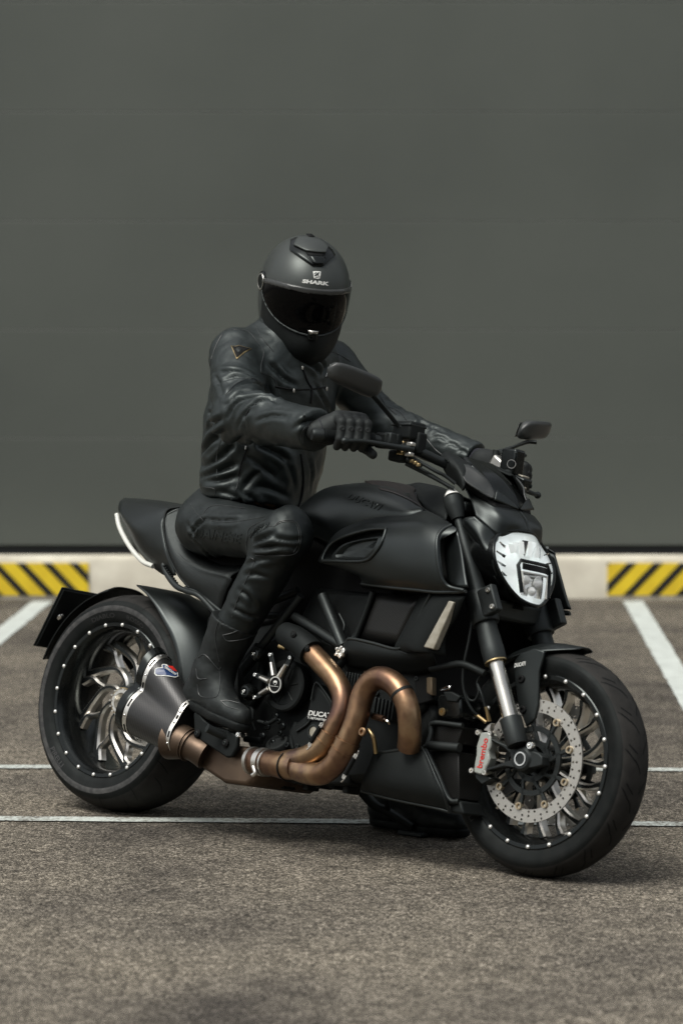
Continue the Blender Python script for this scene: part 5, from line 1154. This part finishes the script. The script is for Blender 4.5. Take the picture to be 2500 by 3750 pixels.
# ---- jacket
def sleeve_fn(P, s, e, w_, ra=.079):
    d = cap(P, s, e, ra, ra - .006); d2 = cap(P, e, w_, ra - .006, ra - .020); d = smin(d, d2, .03); u = (w_ - e)/np.linalg.norm(w_ - e); return np.maximum(d, (P[0]-w_[0])*u[0] + (P[1]-w_[1])*u[1] + (P[2]-w_[2])*u[2])
def jacket_fn(X, Y, Z):
    P = (X, Y, Z); d = torso(P); d = smin(d, cap(P, np.array([neck[0]-.02, neck[1], neck[2]-.030]), shR + np.array([-.01,.02,.005]), .080, .074), .05); d = smin(d, cap(P, np.array([neck[0]-.02, neck[1], neck[2]-.030]), shL, .080, .070), .05)
    d = smin(d, sleeve_fn(P, shR, elR, wrR), .025); d = smin(d, sleeve_fn(P, shL, elL, wrL, .070), .025)
    return d
FR = [[(345,650),(440,570),(560,560),(625,600)], [(350,725),(470,625),(600,612)], [1.2,[(362,800),(440,690),(590,650),(700,662)]], [1.1,[(480,870),(515,745),(620,680),(720,690)]], [(250,480),(350,468),(470,480),(560,520)], [.8,[(290,560),(420,512),(560,545)]], [.7,[(330,640),(300,560),(270,500)]],
      [.8,[(560,830),(680,790),(800,800)]], [.9,[(830,880),(900,840),(980,820)]], [.7,[(430,880),(480,790),(560,740)]],
      [1.3,[(175,1060),(250,970),(340,895)]], [.9,[(205,905),(260,850),(325,805)]], [1.2,[(150,1175),(250,1130),(390,1010),(480,930)]], [1.1,[(165,1235),(300,1190),(430,1130)]], [1.2,[(520,965),(640,1020),(800,1110)]], [.8,[(500,1075),(600,1150),(700,1230)]], [.6,[(560,1290),(680,1320),(790,1370)]], [1.1,[(180,1265),(300,1252),(420,1222)]], [.5,[(700,1000),(800,1160),(840,1300)]], [.6,[(460,1330),(540,1230),(600,1180)]],
      [1.2,[(700,430),(760,520),(850,572)]], [(640,400),(720,490),(760,560)], [1.4,[(905,385),(985,440),(1015,490)]], [1.2,[(1010,370),(1050,440),(1040,500)]],
      [(985,560),(1060,700),(1090,780)], [.9,[(1075,1050),(1050,1240),(1000,1400)]], [.8,[(930,1050),(960,1180),(950,1320)]], [.8,[(250,700),(230,800),(220,880)]], [.9,[(620,420),(660,600),(720,700)]], [.8,[(440,1330),(560,1400),(640,1480)]], [.8,[(300,1330),(420,1370),(520,1440)]]]
FL = [[(560,250),(620,270),(660,300)], [(600,300),(660,310),(700,340)], [1.2,[(690,330),(740,350),(770,390)]], [(720,400),(780,390),(830,420)], [1.1,[(800,440),(850,420),(900,450)]], [(830,480),(880,470),(930,500)], [.8,[(900,520),(950,510),(1000,550)]], [.9,[(960,560),(1010,550),(1040,580)]]]
def jk_post(V, F):
    V = rumple(V, F, .005, 9, 1); V = folds(V, F, FR[:10], .0105, .0100, 2); V = folds(V, F, FR[10:20], .0140, .0130, 2); V = folds(V, F, FR[20:], .0100, .0105, 2); V = folds(V, F, FL, .0055, .0085, 3)
    return crinkle(V, F, .0034, 13, 2)
jk = cloth('jacket', jacket_fn, (.10, -.50, .80), (1.10, .52, 1.52), .0050, 'leather', person, 3, jk_post)
js = Surf(jk)
def seamline(pts, c, sf, parent, r=.0012, m='seam', name='seam', lift=.0006):
    Q = on(sf, c, [tuple(q) for q in cat(np.array(pts, float), 3)], lift); runs = [[Q[0]]]
    for q in Q[1:]:
        if np.linalg.norm(q - runs[-1][-1]) > .045: runs.append([])
        runs[-1].append(q)
    Q = max(runs, key=len)
    if len(Q) > 2: return tube(name, cat(np.array(Q), 2), r, m, parent, 6, 0)
for s_ in ([(350,168),(500,182),(575,265),(618,335),(600,420),(598,480)], [(340,175),(290,260),(250,360),(228,460)], [(598,480),(690,520),(735,640)], [(320,800),(312,960),(282,1070),(285,1230)], [(385,1390),(430,1290),(450,1180)], [(120,1300),(200,1302),(270,1318),(258,1385)], [(965,835),(905,905),(900,990)], [(955,830),(893,905),(888,985)], [(560,140),(600,220),(690,330)], [(1070,320),(1160,350),(1240,400)], [(345,640),(420,560),(540,520),(640,600)], [(480,870),(500,760),(600,680)]): seamline(s_, 2, js, jk)
seamline([(1450,640),(1500,720),(1568,780)], 2, js, jk); seamline([(575,295),(650,330),(700,395)], 3, js, jk); seamline([(800,480),(850,540),(900,580)], 3, js, jk)
for s_ in ([(890,430),(930,540),(962,600),(955,700)], [(868,1000),(888,1100),(900,1250),(880,1400),(835,1490)], [(520,990),(470,1100),(440,1220)], [(700,580),(830,600),(945,600)], [(955,600),(1060,585)]):
    seamline(s_, 2, js, jk, .0028, 'dark', 'zip', .0008); seamline([(x + 9, y) for x, y in s_], 2, js, jk, .0014)
for x, y, a in ((830,607,0),(1063,597,30),(492,1020,20),(893,445,0)):
    h, nn = js.hit(*fp(2, x, y)); V, F = box_g((0, 0, 0), (.004, .006, .011)); V = np.array(V) + h + nn*.003; bevel(build('zip_pull', V, F, 'steel', jk), .001)
h, nn = js.hit(*fp(2, 138, 1340)); lathe('snap_button', [(0, .009), (.002, .009), (.003, .0075), (.002, .006), (.003, .0005)], h, nn, 'satin', jk, 18)
def pgrid(name, pts, sf, c, m, parent, lift, cuts=2, thick=.001):
    bm = bmesh.new(); vs_ = [bm.verts.new((x, y, 0)) for x, y in pts]; bm.faces.new(vs_); bmesh.ops.triangulate(bm, faces=bm.faces)
    for _ in range(cuts): bmesh.ops.subdivide_edges(bm, edges=bm.edges, cuts=1); bmesh.ops.triangulate(bm, faces=bm.faces)
    bm.verts.ensure_lookup_table(); V = []
    for v in bm.verts: h, nn = sf.hit(*fp(c, v.co.x, v.co.y)); V.append(h + nn*lift)
    F = [[v.index for v in f.verts] for f in bm.faces]; bm.verts.index_update(); F = [[v.index for v in f.verts] for f in bm.faces]; bm.free()
    o = build(name, V, F, m, parent, 50)
    if thick: mod(o, 'SOLIDIFY', thickness=thick, offset=-1)
    return o
pgrid('shoulder_badge', [(383,288),(415,292),(440,284),(470,294),(532,310),(480,340),(425,386),(405,340)], js, 2, 'brass', jk, .002, 2)
pgrid('badge_face', [(391,294),(418,298),(440,291),(470,300),(515,311),(474,335),(426,377),(410,336)], js, 2, 'dark', jk, .0032, 2)
pgrid('badge_mark', [(425,305),(440,318),(452,305),(462,322),(440,345),(418,322)], js, 2, 'glove_armour', jk, .004, 1)
# collar and neck warmer
def collar_fn(X, Y, Z):
    P = (X, Y, Z); ax_ = (headc - neck)/np.linalg.norm(headc - neck); c0 = neck + ax_*.0; d = np.abs(cap(P, c0 - ax_*.05, c0 + ax_*.075, .094, .098)) - .006
    t = (X - c0[0])*ax_[0] + (Y - c0[1])*ax_[1] + (Z - c0[2])*ax_[2]; return np.maximum(d, np.maximum(t - .070, -.05 - t))
cloth('collar', collar_fn, neck - .16, neck + .16, .005, 'leather', jk, 2, lambda V, F: rumple(V, F, .003, 20, 5))
nk = cloth('neck_warmer', lambda X, Y, Z: cap((X, Y, Z), neck - np.array([0, 0, .03]), headc, .070, .075), np.minimum(neck, headc) - .12, np.maximum(neck, headc) + .12, .008, 'wool', person, 1)

# ---- trousers
def leg_fn(P, h_, k_, a_, sh=0):
    d = cap(P, h_, k_, .086, .066); d = smin(d, cap(P, k_, a_, .071, .055), .035); return d
def tr_fn(X, Y, Z):
    P = (X, Y, Z); zt = spine[0][0] + .02
    d = leg_fn(P, hipR, kneeR, ankR); d = smin(d, leg_fn(P, hipL, kneeL, ankL), .03)
    d = smin(d, ell(P, (hipR[0] - .015, .0, hipR[2] + .035), (.126, .168, .125)), .05)
    d = smin(d, ell(P, kneeR + np.array([.02, -.012, .012]), (.060, .064, .076)), .02)
    return d
TF = [[1.1,[(590,420),(640,340),(700,290)]], [(560,330),(600,380),(640,440)], [.8,[(700,300),(820,310),(950,300)]], [(640,480),(760,560),(880,600)], [.8,[(600,430),(700,520),(800,590)]], [1.3,[(1030,480),(1100,440),(1180,400)]], [1.2,[(1020,520),(1110,500),(1230,500)]], [1.1,[(1000,560),(1120,555),(1250,540)]], [(980,620),(1080,590),(1200,580)], [.8,[(960,700),(1050,690),(1150,720)]], [.9,[(930,800),(1000,850),(1040,930)]], [.9,[(880,930),(980,980),(1080,1010)]], [1.,[(1040,440),(1060,380),(1130,330)]], [.8,[(1180,430),(1300,450),(1390,440)]], [.8,[(1150,480),(1280,490),(1370,500)]]]
def tr_post(V, F): V = rumple(V, F, .003, 12, 3); V = folds(V, F, TF, .0100, .0100, 4); return crinkle(V, F, .0024, 15, 4)
trs = cloth('trousers', tr_fn, (.15, -.42, .1), (.95, .42, 1.02), .006, 'leather_trousers', person, 3, tr_post); tsf = Surf(trs)
for s_ in ([(585,185),(620,240),(680,310)], [(660,280),(720,210),(820,200),(980,220)], [(690,300),(830,320),(1000,300),(1110,280)], [(1180,350),(1230,310),(1330,310),(1372,380),(1370,470),(1330,545),(1200,560),(1050,560)], [(1190,345),(1240,318),(1325,320),(1360,385),(1358,465),(1322,535)], [(1010,570),(1040,600),(990,720),(930,850),(880,1000)], [(1170,345),(1040,380),(990,450),(990,540)], [(1120,300),(1010,360),(985,450)]): seamline(s_, 4, tsf, trs)
text('thigh_lettering', 'DAINESE', tsf, 4, (610,430), (935,475), (630,355), 'leather_trousers', trs, .02, lift=.0006, thick=.0016)
for i in range(6):
    seamline([(1015 + i*22, 440 - i*14 - 10), (1030 + i*22, 400 - i*12), (1050 + i*20, 370 - i*10)], 4, tsf, trs, .0022, 'leather_trousers', 'stretch_rib')
# ---- boots
def boot(name, top, ank, heel, ball, toe, up_):
    cen = (heel + toe)/2
    def fn(X, Y, Z):
        P = (X, Y, Z); ut = (top - ank)/np.linalg.norm(top - ank); d = cap(P, top, ank, .071, .054); d = np.maximum(d, (X-top[0])*ut[0] + (Y-top[1])*ut[1] + (Z-top[2])*ut[2]); d = smin(d, cap(P, ank, heel + up_*.045, .050, .042), .03); d = smin(d, cap(P, ank, ball + up_*.040, .046, .040), .03); d = smin(d, cap(P, heel + up_*.040, ball + up_*.036, .038, .040), .02); d = smin(d, cap(P, ball + up_*.036, toe + up_*.033, .040, .031), .015)
        t = (X - cen[0])*up_[0] + (Y - cen[1])*up_[1] + (Z - cen[2])*up_[2]; return np.maximum(d, .012 - t)
    def sole(X, Y, Z):
        P = (X, Y, Z); d = smin(cap(P, heel + up_*.012, ball + up_*.012, .040, .045), cap(P, ball + up_*.012, toe + up_*.014, .045, .034), .015)
        t = (X - cen[0])*up_[0] + (Y - cen[1])*up_[1] + (Z - cen[2])*up_[2]; return np.maximum(d, np.maximum(t - .020, -t - .006))
    A_ = np.array([top, ank, heel, ball, toe]); lo, hi = A_.min(0) - .09, A_.max(0) + .09
    b = cloth(name, fn, lo, hi, .0045, 'boot', person, 2, lambda V, F: rumple(V, F, .002, 24, 6)); s = cloth('sole', sole, lo, hi, .0045, 'tyre', b, 1); return b
fwdR = (K(4, 960, 1765, .21) - K(4, 585, 1615, .20)); heelR, ballR, toeR = K(4, 610, 1640, .205), K(4, 800, 1735, .225), K(4, 925, 1800, .235)
fd = (toeR - heelR)/np.linalg.norm(toeR - heelR); upR = np.array([0, 0, 1.]) - fd*fd[2]; upR /= np.linalg.norm(upR)
bt_ = boot('boot', K(4, 905, 1030, .215), K(4, 745, 1400, .205), heelR, ballR, toeR, upR); bs = Surf(bt_)
wup = MI @ np.array([0, 0, 1.]); hl_ = w2l([*l2w(heelL)[:2], .012]); tl_ = w2l([*l2w(toeL)[:2], .012]); boot('boot', kneeL + (ankL - kneeL)*.55, ankL, hl_, hl_ + (tl_ - hl_)*.65, tl_, wup)
for s_ in ([(805,960),(870,1020),(960,1090),(1060,1125)], [(800,985),(775,1060),(760,1150),(790,1320)], [(815,1130),(890,1110),(985,1065)], [(815,1130),(850,1170),(950,1160),(1055,1125)], [(640,1290),(690,1270),(780,1370),(800,1360)], [(635,1480),(650,1560),(720,1577),(780,1560),(797,1450),(790,1370)], [(800,1600),(850,1640),(930,1665)], [(800,1600),(860,1600),(940,1620)], [(625,1370),(640,1440),(700,1440)]): seamline(s_, 4, bs, bt_, .0014)
pgrid('boot_flash', [(803,1020),(830,1000),(885,1035),(810,1065)], bs, 4, 'dark', bt_, .002, 1)
# ---- gloves
def glove(sd, wr):
    S = np.array([1, sd, 1.]); a0, a1 = g0*S, g1*S; g_ = (a1 - a0)/np.linalg.norm(a1 - a0); c0 = a0 + (a1 - a0)*.52; up_ = np.array([0, 0, 1.]); n_ = np.cross(up_, g_)*sd; n_ = n_ if n_[0] > 0 else -n_; n_ /= np.linalg.norm(n_)
    prm = []; arm = []
    for i, o in enumerate((-.036, -.013, .011, .034)):
        k = (.95, 1.05, 1.02, .86)[i]; j = c0 + g_*o
        q = [j - n_*.024 + up_*.054, j + n_*.032*k + up_*.038, j + n_*.036*k - up_*.008, j + n_*.010 - up_*.028]; r = [.0148, .0132, .0120, .0108]
        prm.append((q, r)); arm.append((q[0], (q[0] + q[1])/2, q[1]))
    wc = wr + (c0 - n_*.045 + up_*.03 - wr)*.35
    th_ = [c0 - g_*.030 - n_*.045 + up_*.015, c0 - g_*.055 - n_*.018 - up_*.024, c0 - g_*.066 + n_*.020 - up_*.042]
    def fn(X, Y, Z):
        P = (X, Y, Z); d = cap(P, wr, wc, .031, .033)
        for q, r in prm: d = smin(d, cap(P, wc, q[0], .030, .018), .018)
        d = smin(d, cap(P, wc, th_[0], .030, .018), .015)
        for q, r in prm:
            f = smin(cap(P, q[0], q[1], r[0], r[1]), smin(cap(P, q[1], q[2], r[1], r[2]), cap(P, q[2], q[3], r[2], r[3]), .004), .004); d = smin(d, f, .004)
        f = smin(cap(P, th_[0], th_[1], .017, .014), cap(P, th_[1], th_[2], .014, .0125), .006); return smin(d, f, .006)
    A_ = np.array([wr, c0 + n_*.05, c0 - n_*.08, c0 + g_*.06, c0 - g_*.09, c0 + up_*.06, c0 - up_*.06]); gl = cloth('glove', fn, A_.min(0) - .045, A_.max(0) + .045, .0030, 'glove', person, 1)
    for k0, m_, k1 in arm:
        lathe('knuckle_guard', [(-.004, .0125), (.004, .0105), (.008, .005), (.009, .0005)], k0 + up_*.008, up_*.8 - n_*.3, 'glove_armour', gl, 14)
        nn = np.cross(k1 - k0, g_); nn = nn if nn[2] > 0 else -nn; nn /= np.linalg.norm(nn)
        lathe('finger_guard', [(.008, .0095), (.0125, .0085), (.0135, .006), (.0125, .004), (.0135, .0005)], m_, nn, 'glove_armour', gl, 14)
        lathe('finger_guard', [(.006, .0085), (.0115, .0075), (.0125, .005), (.0118, .003), (.0122, .0005)], k1 - up_*.018 + n_*.003, n_, 'glove_armour', gl, 14)
    lathe('cuff_strap', [(0, .034), (.002, .0355), (.026, .0355), (.028, .034)], wr + (wc - wr)*.15, wc - wr, 'wool', gl, 24)
    return gl
glove(1, wrR + (g1 - wrR)*.12); glove(-1, wrL)

# ---- helmet: x forward, y to the wearer's left, z up
fw = np.array([math.sin(R(13))*math.cos(R(19)), -math.cos(R(13))*math.cos(R(19)), -math.sin(R(19))]); upw = np.array([math.sin(R(5.5)), 0, 1.]); upw -= fw*(upw @ fw); upw /= np.linalg.norm(upw); lw = np.cross(upw, fw)
HR = MI @ np.stack([fw, lw, upw], 1)                     # columns: helmet axes in the bike's frame
HM = Matrix([[*HR[i], headc[i]] for i in range(3)] + [[0, 0, 0, 1]])
def hs_fn(P):
    d = ell(P, (-.012, 0, .035), (.165, .127, .142)); d = smin(d, ell(P, (-.015, 0, -.055), (.140, .114, .112)), .05)
    d = smin(d, ell(P, (.042, 0, -.095), (.106, .097, .092)), .045); d = smin(d, cap(P, (.09, 0, -.115), (.122, 0, -.100), .045, .035), .05); return np.maximum(d, -.170 - P[2])
HL, HH_ = (-.21, -.17, -.21), (.22, .17, .20)
def hmesh(name, fn, h, m, parent, it=2, smooth=True):
    V, F = nets(fn, HL, HH_, h); V = smooth_v(V, F, it); V = V @ HR.T + headc
    me = bpy.data.meshes.new(name); me.from_pydata(V.tolist(), [], F.tolist()); me.materials.append(MT[m]); me.polygons.foreach_set('use_smooth', [True]*len(F)); me.set_sharp_from_angle(angle=R(50))
    return link(bpy.data.objects.new(name, me), parent)
def vz(P): az = np.abs(np.arctan2(P[1], P[0] + .03)); return az, .075 - .016*np.clip(az, 0, 1.3)**2, -.056 + .078*np.clip(az/1.35, 0, 1.2)**2
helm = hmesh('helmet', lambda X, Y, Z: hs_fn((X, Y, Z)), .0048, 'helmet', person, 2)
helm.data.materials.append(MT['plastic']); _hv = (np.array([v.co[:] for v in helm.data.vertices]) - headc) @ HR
for pf in helm.data.polygons:                            # faces below the visor take a darker material
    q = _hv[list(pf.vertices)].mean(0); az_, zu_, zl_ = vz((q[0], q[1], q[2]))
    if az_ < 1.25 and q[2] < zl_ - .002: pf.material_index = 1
def vis_fn(X, Y, Z, off=.0045, dz=0., lo=0., mx=1.32):
    P = (X, Y, Z); az, zu, zl = vz(P); return np.maximum(np.maximum(hs_fn(P) - off, -.02 - X*0 - hs_fn(P)), np.maximum(np.maximum(Z - zu - dz, zl - Z + lo), (az - mx)*.12))
vis = hmesh('visor', lambda X, Y, Z: vis_fn(X, Y, Z), .0032, 'visor', helm, 4)
hmesh('visor_rim', lambda X, Y, Z: np.maximum(vis_fn(X, Y, Z, .0058, .003, 0., 1.42), vz((X, Y, Z))[1] - .013 - Z), .0028, 'gloss_grey', helm, 4)
hmesh('chin_trim', lambda X, Y, Z: np.maximum(vis_fn(X, Y, Z, .0055, 0, -.006), Z - vz((X, Y, Z))[2] - .001), .0028, 'satin', helm, 4)
hsf = Surf(helm); hvf = Surf(helm, vis)
for sd in (1, -1):
    a_ = 1.42; pp = np.array([-.03 + .17*math.cos(a_)*.8, -sd*.1255, .035]); pv = HR @ pp + headc; nv = HR @ np.array([.12, -sd*.99, 0.])
    pc_ = lathe('visor_pivot', [(-.012, .030), (.004, .030), (.007, .026), (.006, .020), (.008, .019), (.008, .0005)], pv, nv, 'gloss', helm, 30); lathe('pivot_ring', [(.0065, .0245), (.0085, .0235), (.0085, .0205), (.006, .020)], pv, nv, 'steel', pc_, 30, closed=True)
pgrid('vent_base', [(520,195),(590,166),(720,160),(870,205),(985,310),(1015,368),(880,490),(765,487),(510,312)], hsf, 1, 'gloss', helm, .005, 3, .004)
pgrid('vent_cover', [(555,265),(610,172),(720,165),(855,208),(935,275),(905,352),(810,350),(700,337)], hsf, 1, 'helmet', helm, .011, 3, .005)
pgrid('vent_lip', [(718,378),(895,390),(900,425),(878,474),(775,472)], hsf, 1, 'gloss', helm, .009, 2, .004)
pgrid('vent_slot', [(692,340),(906,356),(895,388),(716,378)], hsf, 1, 'dark', helm, .0068, 2, .001)
pgrid('top_badge', [(690,160),(745,160),(785,190),(725,188)], hsf, 1, 'dark', helm, .013, 1)
text('helmet_lettering', 'SHARK', hsf, 1, (645,678), (950,712), (655,634), 'white_print', helm, .05, .0, lift=.0008, thick=.0006)
pgrid('shark_emblem', [(770,548),(778,544),(855,546),(861,552),(850,630),(842,634),(788,628),(780,620)], hsf, 1, 'white_print', helm, .0008, 2, .0006)
pgrid('emblem_fin', [(785,598),(805,570),(835,555),(848,553),(832,580),(838,598),(820,590),(800,600)], hsf, 1, 'helmet', helm, .0016, 1, .0004)
pgrid('emblem_wave', [(788,622),(810,610),(848,603),(847,608),(812,617),(792,626)], hsf, 1, 'helmet', helm, .0016, 1, .0004)
pgrid('emblem_wave', [(778,580),(792,562),(815,552),(800,566)], hsf, 1, 'helmet', helm, .0016, 1, .0004)
pgrid('chin_latch', [(710,1220),(820,1228),(812,1300),(805,1340),(712,1335)], hvf, 1, 'gloss', helm, .009, 2, .006)
pgrid('latch_tab', [(712,1222),(818,1230),(810,1258),(722,1252)], hvf, 1, 'steel', helm, .0105, 1, .002)
